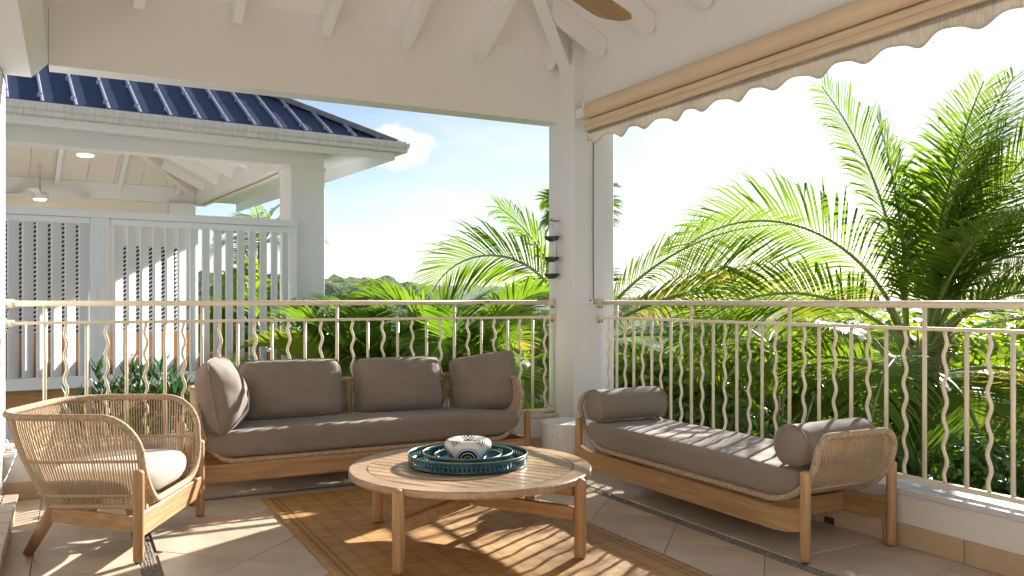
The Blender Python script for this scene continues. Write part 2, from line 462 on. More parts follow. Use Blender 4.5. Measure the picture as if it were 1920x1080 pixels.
def hill(name, px0, px1, d0, d1, prof, seed, c0, c1, bs, nx=200, ny=36):
    """a wooded ridge; prof: list of (px, metres above the eye) for its crest"""
    vs, fs = [], []
    for j in range(ny):
        t = j / (ny - 1)
        for i in range(nx):
            px = px0 + (px1 - px0) * i / (nx - 1)
            d = d0 + (d1 - d0) * t
            x, y = cam_xy(px, d)
            # crest height
            hz = prof[-1][1]
            for (a, ha), (b, hb) in zip(prof, prof[1:]):
                if a <= px <= b:
                    q = (px - a) / (b - a); q = q * q * (3 - 2 * q); hz = ha + (hb - ha) * q; break
            if px < prof[0][0]: hz = prof[0][1]
            sh = math.sin(min(1, t / 0.75) * math.pi / 2) if t < 0.75 else math.cos((t - 0.75) / 0.25 * math.pi / 2) ** 0.7
            base = -34
            z = base + (hz + 1.1 - base) * sh
            z += bs * (noise.noise(Vector((x, y, seed)) / (bs * 3.2)) * 1.2 + noise.noise(Vector((x, y, seed)) / (bs * 1.2)) * 0.7) * (0.3 + 0.7 * sh)
            vs.append((x, y, z))
    for j in range(ny - 1):
        for i in range(nx - 1):
            a = j * nx + i
            fs.append((a, a + 1, a + nx + 1, a + nx))
    m, nt, b = newmat(name + '_wood')
    v = coords(nt)
    vo = N(nt, 'ShaderNodeTexVoronoi', Scale=1.0 / bs * 0.75); nt.links.new(v, vo.inputs['Vector'])
    no = N(nt, 'ShaderNodeTexNoise', Scale=0.25 / bs, Detail=6); nt.links.new(v, no.inputs['Vector'])
    mm = N(nt, 'ShaderNodeMath', operation='MULTIPLY_ADD'); mm.inputs[1].default_value = 0.35
    nt.links.new(vo.outputs['Color'], mm.inputs[0]); nt.links.new(no.outputs['Fac'], mm.inputs[2])
    col = ramp(nt, mm.outputs[0], [(0.4, c0), (0.85, c1)])
    nt.links.new(col, b.inputs['Base Color']); b.inputs['Roughness'].default_value = 0.9
    b.inputs['Specular IOR Level'].default_value = 0.1
    n3 = N(nt, 'ShaderNodeTexNoise', Scale=2.2 / bs, Detail=5); nt.links.new(v, n3.inputs['Vector'])
    bump(nt, b, n3.outputs['Fac'], 1.0, bs * 0.8)
    o = MB().add(vs, fs, True).build(name, m, fix=False)
    return tag(o, kind='structure')
hill('far_hills', -900, 2900, 1250, 1900, [(-900, 30), (560, 32), (800, 27), (1000, 22), (1150, 2), (1300, -6), (1600, -14), (2000, -5), (2900, 20)], 3.1,
     (0.05, 0.075, 0.04), (0.10, 0.125, 0.06), 9.0, 260, 30)
hill('near_hill', 150, 1500, 330, 560, [(150, 11), (520, 14), (640, 12.0), (700, 11.4), (775, 8.6), (830, 2.5), (900, -3), (1100, -12), (1500, -22)], 7.7,
     (0.035, 0.075, 0.018), (0.10, 0.15, 0.035), 4.0, 260, 40)

# far houses in the valley
M['hwall'] = noisy('house_wall', (0.66, 0.65, 0.62), (0.76, 0.75, 0.72), 0.3, 0.8)
M['hroof'] = noisy('house_roof', (0.42, 0.42, 0.43), (0.55, 0.55, 0.55), 0.3, 0.7)
def far_house(px, py, d, w, h, label):
    p = at(px, py, d)
    t = thing('house', label, 'house', p, -YAW, 'houses far down in the valley')
    MB().box(-w / 2, w / 2, -w * .35, w * .35, -6, h).build('wall', M['hwall'], t, False)
    MB().prism([(-w * .42, h), (w * .42, h), (0, h + w * .22)], 'x', -w / 2 - .4, w / 2 + .4).build('roof', M['hroof'], t, False)
    for k in (-0.3, 0.0, 0.3):
        MB().box(w * k - .6, w * k + .6, -w * .35 - .06, -w * .35 + .05, h * .35, h * .75).build('window', M['dark'], t, False)
far_house(975, 588, 480, 14, 4, 'small white house far off, seen just left of the corner column')
far_house(1232, 612, 300, 8, 3, 'white far house seen just above the hedge, left of the others')
far_house(1300, 606, 330, 10, 3, 'grey roofed far house seen between hedge and handrail')

# ------------------------------------------------------------------ terrace floor
def clip(poly, a, b, c_):
    """keep a*x+b*y<=c"""
    out = []
    for i in range(len(poly)):
        p, q = poly[i], poly[(i + 1) % len(poly)]
        dp, dq = a * p[0] + b * p[1] - c_, a * q[0] + b * q[1] - c_
        if dp <= 0: out.append(p)
        if dp * dq < 0:
            t = dp / (dp - dq); out.append((p[0] + (q[0] - p[0]) * t, p[1] + (q[1] - p[1]) * t))
    return out
def inset(poly, d):
    n = len(poly); out = []
    area = sum(poly[i][0] * poly[(i + 1) % n][1] - poly[(i + 1) % n][0] * poly[i][1] for i in range(n))
    sg = 1 if area > 0 else -1
    for i in range(n):
        p0, p1, p2 = Vector(poly[i - 1]), Vector(poly[i]), Vector(poly[(i + 1) % n])
        e1, e2 = (p1 - p0).normalized(), (p2 - p1).normalized()
        n1, n2 = Vector((-e1.y, e1.x)) * sg, Vector((-e2.y, e2.x)) * sg
        b = n1 + n2
        k = b.length_squared
        out.append(tuple(p1 + b * (2 * d / k)) if k > .2 else tuple(p1 + n1 * d))
    return out
floor = MB().box(-2.6, 3.29, -6.0, 5.32, -0.35, -0.006).build('terrace_floor', M['grout'])
tag(floor, kind='structure')
rnd = random.Random(5)
def tile(poly, parent, mat, z0=-0.008, z1=0.0, name='tile'):
    if len(poly) < 3: return
    n = len(poly)
    area = abs(sum(poly[i][0] * poly[(i + 1) % n][1] - poly[(i + 1) % n][0] * poly[i][1] for i in range(n))) / 2
    if area < 0.004: return
    a = inset(poly, 0.0016); b = inset(poly, 0.0036)
    cx, cy = sum(p[0] for p in poly) / n, sum(p[1] for p in poly) / n
    dz = rnd.uniform(-0.0006, 0.0006)
    vs = [(p[0] - cx, p[1] - cy, z0) for p in a] + [(p[0] - cx, p[1] - cy, z1 - 0.0012 + dz) for p in a] + [(p[0] - cx, p[1] - cy, z1 + dz) for p in b]
    fs = []
    for i in range(n):
        j = (i + 1) % n
        fs += [(i, j, n + j, n + i), (n + i, n + j, 2 * n + j, 2 * n + i)]
    fs.append(tuple(range(2 * n, 3 * n)))
    o = MB().add(vs, fs).build(name, mat, parent, False)
    o.location = (cx, cy, 0)
    return o
FX0, FX1, FY1 = 0.322, 2.632, 4.835       # the field inside the pebble strip
T = 0.417
for i in range(-14, 16):
    for j in range(-8, 26):
        # diagonal grid: u=(x-y)/sqrt2, v=(x+y)/sqrt2
        u0, v0 = -0.876 + T * i, 0.12 + T * j
        pl = []
        for uu, vv in ((u0, v0), (u0 + T, v0), (u0 + T, v0 + T), (u0, v0 + T)):
            pl.append(((uu + vv) / 1.41421, (vv - uu) / 1.41421))
        for a, b, c_ in ((-1, 0, -FX0), (1, 0, FX1), (0, -1, -0.6), (0, 1, FY1)):
            pl = clip(pl, a, b, c_)
            if not pl: break
        if pl: tile(pl, floor, M['tile'])
def rect_tiles(x0, x1, y0, y1, ox, oy, s=0.397):
    for i in range(-12, 14):
        for j in range(-4, 18):
            a, b = ox + s * i, oy + s * j
            p = (max(a, x0), min(a + s, x1), max(b, y0), min(b + s, y1))
            if p[1] - p[0] > .01 and p[3] - p[2] > .01:
                tile([(p[0], p[2]), (p[1], p[2]), (p[1], p[3]), (p[0], p[3])], floor, M['tile'])
rect_tiles(2.705, 3.29, 0.6, 5.32, 2.705, 2.22)
rect_tiles(-1.4, 0.245, 0.6, 5.32, 0.245 - 0.397 * 4, 2.22)
rect_tiles(0.245, 2.705, 4.91, 5.32, 0.245, 4.91)
# pebble strips
def pebbles(x0, x1, y0, y1, seed):
    r = random.Random(seed); mb = MB()
    s = 0.0125
    nx, ny = int((x1 - x0) / s), int((y1 - y0) / s)
    for i in range(nx):
        for j in range(ny):
            x = x0 + (i + .5) * s + r.uniform(-.003, .003); y = y0 + (j + .5) * s + r.uniform(-.003, .003)
            a, b, h, an = r.uniform(.0042, .0068), r.uniform(.0035, .0055), r.uniform(.003, .006), r.uniform(0, 3.14)
            vs = []
            for k in range(6):
                t = k * math.pi / 3
                px, py = a * math.cos(t), b * math.sin(t)
                vs.append((x + px * math.cos(an) - py * math.sin(an), y + px * math.sin(an) + py * math.cos(an), -0.0055))
            vs.append((x, y, -0.0055 + h))
            mb.add(vs, [(k, (k + 1) % 6, 6) for k in range(6)], True)
    return mb
mp = MB()
for i, q in enumerate(((0.248, 0.319, 1.6, 4.835), (2.635, 2.702, 1.2, 4.835), (0.248, 2.702, 4.838, 4.907))):
    pb = pebbles(*q, 10 + i); mp.add(pb.v, pb.f, True)
o = mp.build('pebble_strip', M['pebble'], floor, fix=False); tag(o, kind='stuff')

# raised step at the left edge
st = thing('tiled_step', 'low tiled step at the left edge of the terrace', 'step', (-0.24, 3.2, 0))
MB().box(-2.2, -0.262, 0.6, 4.88, 0.001, 0.104).build('step_body', M['grout'], st)
k = 0
y = 4.895
while y > 0.7:
    for (xa, xb) in ((-0.306, -0.24), (-0.70, -0.309), (-1.10, -0.703)):
        o = MB().box(xa, xb - 0.002, y - 0.197, y - 0.003, 0.104, 0.122, 0.003).build('tile', M['tile'], st)
    MB().box(-0.263, -0.255, y - 0.197, y - 0.003, 0.003, 0.101, 0.002).build('riser_tile', M['base'], st)
    y -= 0.2

# ------------------------------------------------------------------ low walls with skirting and sill
bw = thing('parapet_wall', 'low white wall behind the sofa under the far railing', 'wall', (1.5, 5.32, 0))
MB().box(-0.45, 3.155, 5.32, 5.50, 0.0, 0.235).build('wall_body', M['render'], bw)
MB().box(-0.45, 3.155, 5.312, 5.53, 0.236, 0.262, 0.004).build('sill', M['sill'], bw)
x = 3.15
while x > -0.42:
    MB().box(max(x - 0.394, -0.43), x - 0.003, 5.308, 5.3195, 0.001, 0.10, 0.002).build('skirting_tile', M['base'], bw); x -= 0.397
rw = thing('parapet_wall', 'low cream wall along the right railing behind the daybed', 'wall', (3.29, 2.5, 0))
MB().box(3.29, 3.47, 0.4, 5.095, 0.0, 0.228).build('wall_body', M['render'], rw)
y = 5.09
while y > 0.5:
    MB().box(3.276, 3.50, max(y - 0.78, .4), y - 0.004, 0.229, 0.258, 0.004).build('sill_slab', M['sill'], rw); y -= 0.784
y = 2.22 + 0.397 * 7
while y > 0.5:
    if abs(y - 0.397 - 2.617) < .01:      # a tile notched round the scupper
        pass
    MB().box(3.278, 3.2895, y - 0.395, y - 0.003, 0.001, 0.10, 0.002).build('skirting_tile', M['base'], rw); y -= 0.397
MB().box(3.274, 3.2775, 2.89, 2.95, 0.004, 0.036, 0.001).build('drain_hole', M['dark'], rw)
MB().box(3.270, 3.2765, 2.945, 2.985, 0.030, 0.040, 0.001).build('drain_lip', M['steel'], rw)

# ------------------------------------------------------------------ columns
cc = thing('corner_column', 'thick white square column at the corner of the terrace', 'column', (3.335, 5.275, 0))
MB().box(3.16, 3.51, 5.10, 5.45, 0.0, 3.0, 0.006).build('shaft', M['white'], cc)
lc = thing('column', 'white column at the left edge of the picture', 'column', (-0.51, 5.30, 0))
MB().box(-0.69, -0.335, 5.13, 5.48, 0.0, 2.31, 0.006).build('shaft', M['white'], lc)

# ------------------------------------------------------------------ veranda roof
vr = thing('veranda_roof', 'white hipped veranda ceiling with exposed rafters overhead', 'roof', (1.56, 2.8, 2.4))
MB().box(-0.118, 3.33, 5.298, 5.45, 2.405, 2.94).build('beam', M['ceil'], vr)
MB().box(-0.118, 3.155, 5.294, 5.4535, 2.394, 2.404).build('beam_trim', M['white'], vr)
MB().box(3.248, 3.40, 0.2, 5.098, 2.405, 2.94).build('beam', M['ceil'], vr)
MB().prism([(-0.12, 2.40), (-0.20, 2.316), (-0.46, 2.316), (-0.46, 2.90), (-0.12, 2.90)], 'y', 0.2, 5.298).build('beam', M['white'], vr)
MB().box(-0.40, 3.40, 0.05, 0.198, 2.45, 2.90, 0.004).build('beam', M['ceil'], vr)
TS = 0.52
X0, X1, Y0, Y1, ZE = -0.12, 3.25, 0.2, 5.30, 2.90
XC = (X0 + X1) / 2; HW = (X1 - X0) / 2; ZR = ZE + TS * HW
YA, YB = Y0 + HW, Y1 - HW
# plain painted slopes
cq = [(X0, Y0, ZE), (X1, Y0, ZE), (X1, Y1, ZE), (X0, Y1, ZE), (XC, YA, ZR), (XC, YB, ZR)]
for ix in ((0, 1, 4), (1, 2, 5, 4), (2, 3, 5), (3, 0, 4, 5)):
    v_ = [cq[i] for i in ix]; n_ = len(v_)
    MB().add(v_ + [(x_, y_, z_ + .02) for x_, y_, z_ in v_], [tuple(range(n_)), tuple(range(2 * n_ - 1, n_ - 1, -1))] + [(i, (i + 1) % n_, n_ + (i + 1) % n_, n_ + i) for i in range(n_)]).build('ceiling_panel', M['ceil'], vr)
# roof skin above, wide eaves
ev = 0.42; ze = ZE - TS * ev + 0.12
skin = MB()
sx0, sx1, sy0, sy1 = X0 - 0.3 - ev, X1 + 0.15 + ev, Y0 - ev, Y1 + 0.15 + ev
zr2 = ZR + 0.16
q = [(sx0, sy0, ze), (sx1, sy0, ze), (sx1, sy1, ze), (sx0, sy1, ze), (XC, YA, zr2), (XC, YB, zr2)]
q2 = [(x_, y_, z_ + .03) for x_, y_, z_ in q]
skin.add(q + q2, [(0, 1, 4), (1, 2, 5, 4), (2, 3, 5), (3, 0, 4, 5), (6, 7, 10), (7, 8, 11, 10), (8, 9, 11), (9, 6, 10, 11), (0, 1, 7, 6), (1, 2, 8, 7), (2, 3, 9, 8), (3, 0, 6, 9)])
skin.build('roof_skin', M['roof'], vr)
# rafters
RD, RWd = 0.13, 0.06
def rafter(p0, p1, w=RWd, dpt=RD):
    return MB().rod(p0, p1, w, dpt).build('rafter', M['ceil'], vr)
k = dz = 0.075
for i in range(-1, 6):
    x = 0.337 + 0.5435 * i
    if x < X0 + .1 or x > X1 - .1: continue
    t = min(x - X0, X1 - x) - 0.02
    rafter((x, Y1 - 0.002, ZE - dz + TS * 0.002), (x, Y1 - t, ZE - dz + TS * t))
    rafter((x, Y0 + 0.002, ZE - dz), (x, Y0 + t, ZE - dz + TS * t))
for i in range(0, 10):
    y = 4.84 - 0.545 * i
    if y < Y0 + .2: continue
    t = min(HW, y - Y0, Y1 - y) - 0.02
    rafter((X1 - 0.002, y, ZE - dz), (X1 - t, y, ZE - dz + TS * t))
    rafter((X0 + 0.002, y, ZE - dz), (X0 + t, y, ZE - dz + TS * t))
for (xa, ya, yb) in ((X1, Y1, YB), (X0, Y1, YB), (X1, Y0, YA), (X0, Y0, YA)):
    sx = -1 if xa == X1 else 1; sy = -1 if ya == Y1 else 1
    e = 0.03
    MB().rod((xa - sx * e, ya - sy * e, ZE - 0.095 - TS * e), (XC, yb, ZR - 0.095), 0.085, 0.17).build('hip_rafter', M['ceil'], vr)
MB().rod((XC, YA, ZR - .09), (XC, YB, ZR - .09), 0.06, 0.16).build('ridge_beam', M['ceil'], vr)

# unseen house behind and along the left; pale floor added to bounce light
hw_ = thing('house_wall', 'unseen house wall facing the terrace, with a pale floor added for bounced light', 'wall', (1.0, -6.0, 0))
MB().box(-2.6, -2.42, -4.6, 5.5, 0.0, 2.9).build('wall_body', M['white'], hw_)
MB().box(-2.6, 5.5, -6.2, -6.0, -1.0, 3.2).build('wall_body', M['hstone'], hw_)
MB().box(-2.6, 3.6, -6.0, 0.55, -0.004, 0.0015).build('bounce_floor', M['pave'], hw_)
MB().box(-2.7, -0.75, 0.045, 5.5, 2.905, 2.98).build('soffit', M['ceil'], hw_)

# ------------------------------------------------------------------ ceiling fan (only one blade reaches into view)
cf = thing('ceiling_fan', 'ceiling fan with a rounded wooden blade at the top of the picture', 'fan', (1.50, 2.78, ZR - 0.15))
MB().tube([(1.50, 2.78, ZR - 0.12), (1.50, 2.78, 2.50)], 0.014, 10).build('downrod', M['dark'], cf)
MB().lathe([(0.0, .10), (.05, .10), (.11, .06), (.115, 0), (.10, -.05), (0, -.06)], 28, (1.50, 2.78, 2.42)).build('motor', M['dark'], cf)
a0 = math.atan2(3.231 - 2.78, 2.265 - 1.50)
for kk in range(3):
    a = a0 + kk * 2 * math.pi / 3
    vs, fs = [], []
    nb = 22
    Lb = 0.885
    for i in range(nb + 1):
        t = i / nb
        r_ = 0.10 + (Lb - 0.10) * t
        wv = 0.055 + 0.035 * math.sin(min(1, t * 1.15) * math.pi / 2)
        if t > .86: wv *= math.sqrt(max(0, 1 - ((t - .86) / .14) ** 2)) + 0.001
        for sgn in (-1, 1):
            for zz in (0.006, -0.006):
                vs.append((r_, sgn * wv, zz + sgn * wv * 0.18))
    for i in range(nb):
        b = i * 4; c_ = b + 4
        fs += [(b, b + 2, c_ + 2, c_), (b + 1, c_ + 1, c_ + 3, b + 3), (b, c_, c_ + 1, b + 1), (b + 2, b + 3, c_ + 3, c_ + 2)]
    fs.append((0, 1, 3, 2))
    o = MB().add(vs, fs).build('blade', M['fan'], cf, False)
    o.matrix_basis = Matrix.Translation(Vector((1.50, 2.78, 2.40)) - Vector(cf.location)) @ Matrix.Rotation(a, 4, 'Z')

# ------------------------------------------------------------------ awning on the right beam
aw = thing('awning', 'rolled beige awning with a wavy valance along the right beam', 'awning', (3.15, 2.8, 2.4))
AY0, AY1 = 0.5, 4.92
def prof_bar(pts, name, y0=AY0, y1=AY1, mat='cassette'):
    return MB().prism(pts, 'y', y0, y1).build(name, M[mat], aw)
def arcp(cx, cz, r, a0, a1, n=8): return [(cx + r * math.cos(R(a0 + (a1 - a0) * i / n)), cz + r * math.sin(R(a0 + (a1 - a0) * i / n))) for i in range(n + 1)]
prof_bar([(3.248, 2.36), (3.248, 2.468)] + arcp(3.185, 2.410, .058, 95, 250, 8) + [(3.20, 2.352)], 'cassette')
prof_bar(arcp(3.175, 2.318, .030, 70, 290, 8) + [(3.24, 2.290), (3.24, 2.348)], 'roller_cover')
prof_bar([(3.135, 2.262), (3.128, 2.272), (3.132, 2.292), (3.148, 2.300), (3.20, 2.298), (3.20, 2.262)], 'front_bar')
# valance: wavy hanging cloth
m, nt, b = newmat('valance_cloth')
v = coords(nt, (1, 1, 0.02))
w = N(nt, 'ShaderNodeTexNoise', Scale=210, Detail=2); nt.links.new(v, w.inputs['Vector'])
col = ramp(nt, w.outputs['Fac'], [(0.3, (0.44, 0.405, 0.35)), (0.7, (0.62, 0.58, 0.52))])
nt.links.new(col, b.inputs['Base Color']); b.inputs['Roughness'].default_value = 0.9
tr = N(nt, 'ShaderNodeBsdfTranslucent'); nt.links.new(col, tr.inputs['Color'])
mx = N(nt, 'ShaderNodeMixShader'); mx.inputs[0].default_value = 0.45
nt.links.new(b.outputs[0], mx.inputs[1]); nt.links.new(tr.outputs[0], mx.inputs[2]); nt.links.new(mx.outputs[0], nt.nodes['Material Output'].inputs[0])
M['valance'] = m
va = MB(); vs, fs = [], []
per = 0.272; ny = 420
ytip = 1.4345 * 3.15
for i in range(ny + 1):
    y = AY0 + (AY1 - 0.01 - AY0) * i / ny
    ph = (y - ytip) / per * 2 * math.pi
    zl = 2.183 - 0.021 * math.cos(ph) - 0.005 * math.cos(2 * ph + .6)
    xo = 3.16 + 0.006 * math.sin(y * 5.1) + 0.004 * math.sin(y * 13)
    for q_ in range(5):
        t = q_ / 4
        vs.append((xo + 0.012 * t * math.sin(ph * .5 + 1), y, 2.264 * (1 - t) + zl * t))
for i in range(ny):
    for q_ in range(4):
        a = i * 5 + q_; fs.append((a, a + 5, a + 6, a + 1))
o = MB().add(vs, fs, True).build('valance', M['valance'], aw)
sm_ = o.modifiers.new('thick', 'SOLIDIFY'); sm_.thickness = 0.0015
MB().box(3.135, 3.245, AY1 + .002, AY1 + .03, 2.37, 2.47, 0.004).build('bracket', M['white'], aw)
MB().box(3.18, 3.25, AY1 + .002, 5.098, 2.385, 2.455, 0.004).build('bracket', M['white'], aw)
MB().tube([(3.20, AY1 + .004, 2.31), (3.20, AY1 + .055, 2.31)], 0.022, 14).build('end_cap', M['dark'], aw)

# guide cable with its holder on the column
gc = thing('guide_cable', 'thin dark cable running down the corner column from the awning', 'cable', (3.318, 5.08, 1.085))
MB().tube([(3.318, 5.082, 2.33), (3.316, 5.082, 1.7), (3.318, 5.082, 1.09)], 0.0035, 6).build('cable', M['dark'], gc)
MB().box(3.258, 3.335, 5.074, 5.099, 1.066, 1.104, 0.004).build('holder', M['white'], gc)
for xx, zz in ((3.285, 1.09), (3.318, 1.093), (3.318, 1.074)):
    MB().tube([(xx, 5.0738, zz), (xx, 5.066, zz)], 0.006, 8).build('screw', M['dark'], gc)

# hanging three-tier feeder on the column
hf = thing('hanging_bowls', 'three small dark bowls hung one below another on the corner column', 'hanging bowls', (3.115, 5.30, 1.27))
hx, hy = 3.118, 5.30
for z, r_ in ((1.555, .056), (1.405, .054), (1.283, .058)):
    MB().lathe([(0.0, -.034), (.02, -.033), (.042, -.020), (r_, 0.0), (r_ - .003, .004), (.044, -.012), (0, -.016)], 24, (hx - .02, hy, z)).build('bowl', M['dark'], hf)
for an in (0.3, 2.4, 4.5):
    MB().tube([(hx - .02 + .054 * math.cos(an), hy + .054 * math.sin(an), 1.286), (hx - .02 + .052 * math.cos(an), hy + .052 * math.sin(an), 1.555), (hx - .018, hy, 1.66)], 0.0016, 5).build('cord', M['steel'], hf)
MB().tube([(3.158, hy, 1.675), (3.115, hy, 1.668), (3.09, hy - .01, 1.69)], 0.006, 8).build('hook', M['teak_x'], hf)
MB().rod((3.10, hy - .045, 1.668), (3.10, hy + .045, 1.682), .014, .014).build('crossbar', M['teak_y'], hf)

# ------------------------------------------------------------------ railings
def railing(axis, fixed, start, step, count, end_lo, end_hi, label, first_wavy):
    """axis 'x': bars spread along x at y=fixed; posts reach the handrail"""
    P = (lambda a, z, o=0: (a, fixed + o, z)) if axis == 'x' else (lambda a, z, o=0: (fixed + o, a, z))
    rl = thing('balcony_railing', label, 'railing', P((end_lo + end_hi) / 2, 0.26))
    zt, zm, zb = 1.077, 0.968, 0.287
    up = (0, 0, 1)
    MB().tube([P(end_lo, zt), P(end_hi, zt)], 0.0225, 14, flat=(0.74, 1.0), up=up).build('handrail', M['cream'], rl)
    b0 = MB()
    if axis == 'x':
        b0.box(end_lo, end_hi, fixed - .012, fixed + .012, zm - .0085, zm + .0085, .003)
    else: b0.box(fixed - .012, fixed + .012, end_lo, end_hi, zm - .0085, zm + .0085, .003)
    b0.build('mid_rail', M['cream'], rl)
    b0 = MB()
    if axis == 'x': b0.box(end_lo, end_hi, fixed - .014, fixed + .014, zb - .011, zb + .011, .003)
    else: b0.box(fixed - .014, fixed + .014, end_lo, end_hi, zb - .011, zb + .011, .003)
    b0.build('bottom_rail', M['cream'], rl)
    L = zm - .0087 - (zb + .0112)
    bar = MB().tube([(0, 0, 0), (0, 0, L)], 0.0098, 8).mesh('bar')
    post = MB().tube([(0, 0, 0), (0, 0, zt - .016 - zb - .0112)], 0.0105, 8).mesh('post')
    n = 44; pts = []
    for i in range(n + 1):
        t = i / n
        env = min(1, t / .06, (1 - t) / .06)
        o_ = 0.0086 * math.sin(t * 5.05 * 2 * math.pi + .4) * env
        pts.append((o_, 0, L * t) if axis == 'x' else (0, o_, L * t))
    wav = MB().tube(pts, 0.0088, 8).mesh('wavy_bar')
    for me in (bar, post, wav): me.materials.append(M['cream'])
    base = Vector(rl.location)
    for i in range(count):
        a = start + step * i
        if not (end_lo + .01 < a < end_hi - .01): pass
        else:
            o = link('post' if i % 4 == 0 else 'bar', post if i % 4 == 0 else bar, None, rl)
            o.location = Vector(P(a, zb + .0112)) - base
        a2 = a + first_wavy * abs(step) / 2
        if end_lo + .01 < a2 < end_hi - .01:
            o = link('wavy_bar', wav, None, rl); o.location = Vector(P(a2, zb + .0112)) - base
    return rl, P
rl1, P1 = railing('x', 5.37, -0.139, 0.2078, 16, -0.325, 3.155, 'cream far railing between the left column and the corner column', 1)
rl2, P2 = railing('y', 3.38, 4.877, -0.2, 22, 0.5, 5.095, 'cream right railing of straight and wavy bars beside the daybed', 1)
def bracket(rl, P, a0, a1, z, r_):
    b = MB()
    b.tube([P(a0, z), P(a1, z)], r_, 12, flat=(1.0, 1.0))
    b.build('bracket', M['cream'], rl)
    s_ = 1 if a1 > a0 else -1
    d = MB()
    for o_ in (-.013, .013):
        d.tube([P(a1 - s_ * .004, z - r_ - .010, o_), P(a1 - s_ * .012, z - r_ - .010, o_)], 0.005, 8)
    MB().box(*sorted((P(a1, 0)[0] - (.004 if P is P1 else .026), P(a1, 0)[0] + (.004 if P is P1 else .026))),
             *sorted((P(a1, 0)[1] - (.026 if P is P1 else .004), P(a1, 0)[1] + (.026 if P is P1 else .004))), z - .04, z + .026, .002).build('base_plate', M['cream'], rl)
    d.build('bolt', M['dark'], rl)
for z, r_ in ((1.077, .024), (.968, .018), (.287, .02)):
    bracket(rl1, P1, 3.10, 3.152, z, r_); bracket(rl1, P1, -.285, -.326, z, r_); bracket(rl2, P2, 5.045, 5.091, z, r_)

wc = thing('white_cord', 'thin white cord hanging slack beside the left column', 'cord', (-.30, 5.2, .1))
MB().tube([(-.318, 5.30, .34), (-.27, 5.22, .27), (-.30, 5.02, .19), (-.34, 4.9, .128)], .003, 6).build('strand', M['white'], wc)

# ------------------------------------------------------------------ rug
m, nt, b = newmat('reed_mat')
t = N(nt, 'ShaderNodeTexCoord'); sp = N(nt, 'ShaderNodeSeparateXYZ'); nt.links.new(t.outputs['Object'], sp.inputs[0])
def mth(op, a, b2=None, nt_=None, clamp=False):
    n = N(nt_ or nt, 'ShaderNodeMath', operation=op); n.use_clamp = clamp
    for i, v_ in enumerate((a, b2)):
        if v_ is None: continue
        if isinstance(v_, (int, float)): n.inputs[i].default_value = v_
        else: (nt_ or nt).links.new(v_, n.inputs[i])
    return n.outputs[0]
xx, yy = sp.outputs[0], sp.outputs[1]
v1 = coords(nt, (5, 150, 1)); n1 = N(nt, 'ShaderNodeTexNoise', Scale=1.6, Detail=4, Roughness=.7); nt.links.new(v1, n1.inputs['Vector'])
v2_ = coords(nt, (2.0, 14, 1)); n2 = N(nt, 'ShaderNodeTexNoise', Scale=1.8, Detail=5, Roughness=.7, Distortion=0.8); nt.links.new(v2_, n2.inputs['Vector'])
v3_ = coords(nt, (1, 1, 1)); n3 = N(nt, 'ShaderNodeTexNoise', Scale=1.7, Detail=3); nt.links.new(v3_, n3.inputs['Vector'])
f = mth('ADD', mth('MULTIPLY', n1.outputs['Fac'], .45), mth('ADD', mth('MULTIPLY', n2.outputs['Fac'], .45), mth('MULTIPLY', n3.outputs['Fac'], .25)))
col = ramp(nt, f, [(0.40, (0.22, 0.098, 0.020)), (0.56, (0.42, 0.225, 0.064)), (0.75, (0.62, 0.39, 0.145))])
# stitched lines running the long way, in close pairs every 0.112 m; two dark bands along each edge
jit = mth('MULTIPLY', mth('SUBTRACT', n2.outputs['Fac'], .5), .010)
xj = mth('ADD', xx, jit)
px_ = mth('ABSOLUTE', mth('SUBTRACT', mth('MODULO', mth('ADD', xj, 11.2), .112), .056))
l1 = mth('LESS_THAN', mth('ABSOLUTE', mth('SUBTRACT', px_, .007)), .0022)
ax = mth('ABSOLUTE', xj)
e1 = mth('LESS_THAN', mth('ABSOLUTE', mth('SUBTRACT', ax, .618)), .007)
e2 = mth('LESS_THAN', mth('ABSOLUTE', mth('SUBTRACT', ax, .585)), .008)
e3 = mth('GREATER_THAN', ax, .655)
dk = mth('MAXIMUM', mth('MULTIPLY', l1, .6), mth('MAXIMUM', mth('MULTIPLY', e1, .5), mth('MAXIMUM', mth('MULTIPLY', e2, .5), mth('MULTIPLY', e3, .3))))
dk = mth('MULTIPLY', dk, mth('ADD', .55, mth('MULTIPLY', n1.outputs['Fac'], .7)), clamp=True)
mxr = N(nt, 'ShaderNodeMix', data_type='RGBA'); nt.links.new(dk, mxr.inputs['Factor']); nt.links.new(col, mxr.inputs['A']); mxr.inputs['B'].default_value = (0.085, 0.035, 0.012, 1)
nt.links.new(mxr.outputs['Result'], b.inputs['Base Color'])
b.inputs['Roughness'].default_value = .55
hgt = mth('ADD', mth('MULTIPLY', n1.outputs['Fac'], .6), mth('MULTIPLY', dk, -.8))
bump(nt, b, hgt, .8, .004)
M['rug'] = m
vs, fs = [], []
RX0, RX1, RY0, RY1 = 0.915, 2.24, 1.3, 4.715
nx, ny = 60, 150
rcx, rcy = (RX0 + RX1) / 2, (RY0 + RY1) / 2
for j in range(ny + 1):
    for i in range(nx + 1):
        x, y = RX0 + (RX1 - RX0) * i / nx, RY0 + (RY1 - RY0) * j / ny
        ed = 0.006 * fbm((x * 1.3, y * 1.3, 4), 2.5) if i in (0, nx) or j in (0, ny) else 0
        wv = 0.0022 * fbm((x, y, 1), 3.0) + 0.0010 * math.sin(y * 90 + 3 * fbm((x, y, 9), 4))
        vs.append((x - rcx + (ed if i in (0, nx) else 0), y - rcy + (ed if j in (0, ny) else 0), 0.0085 + wv))
for j in range(ny):
    for i in range(nx):
        a = j * (nx + 1) + i; fs.append((a, a + 1, a + nx + 2, a + nx + 1))
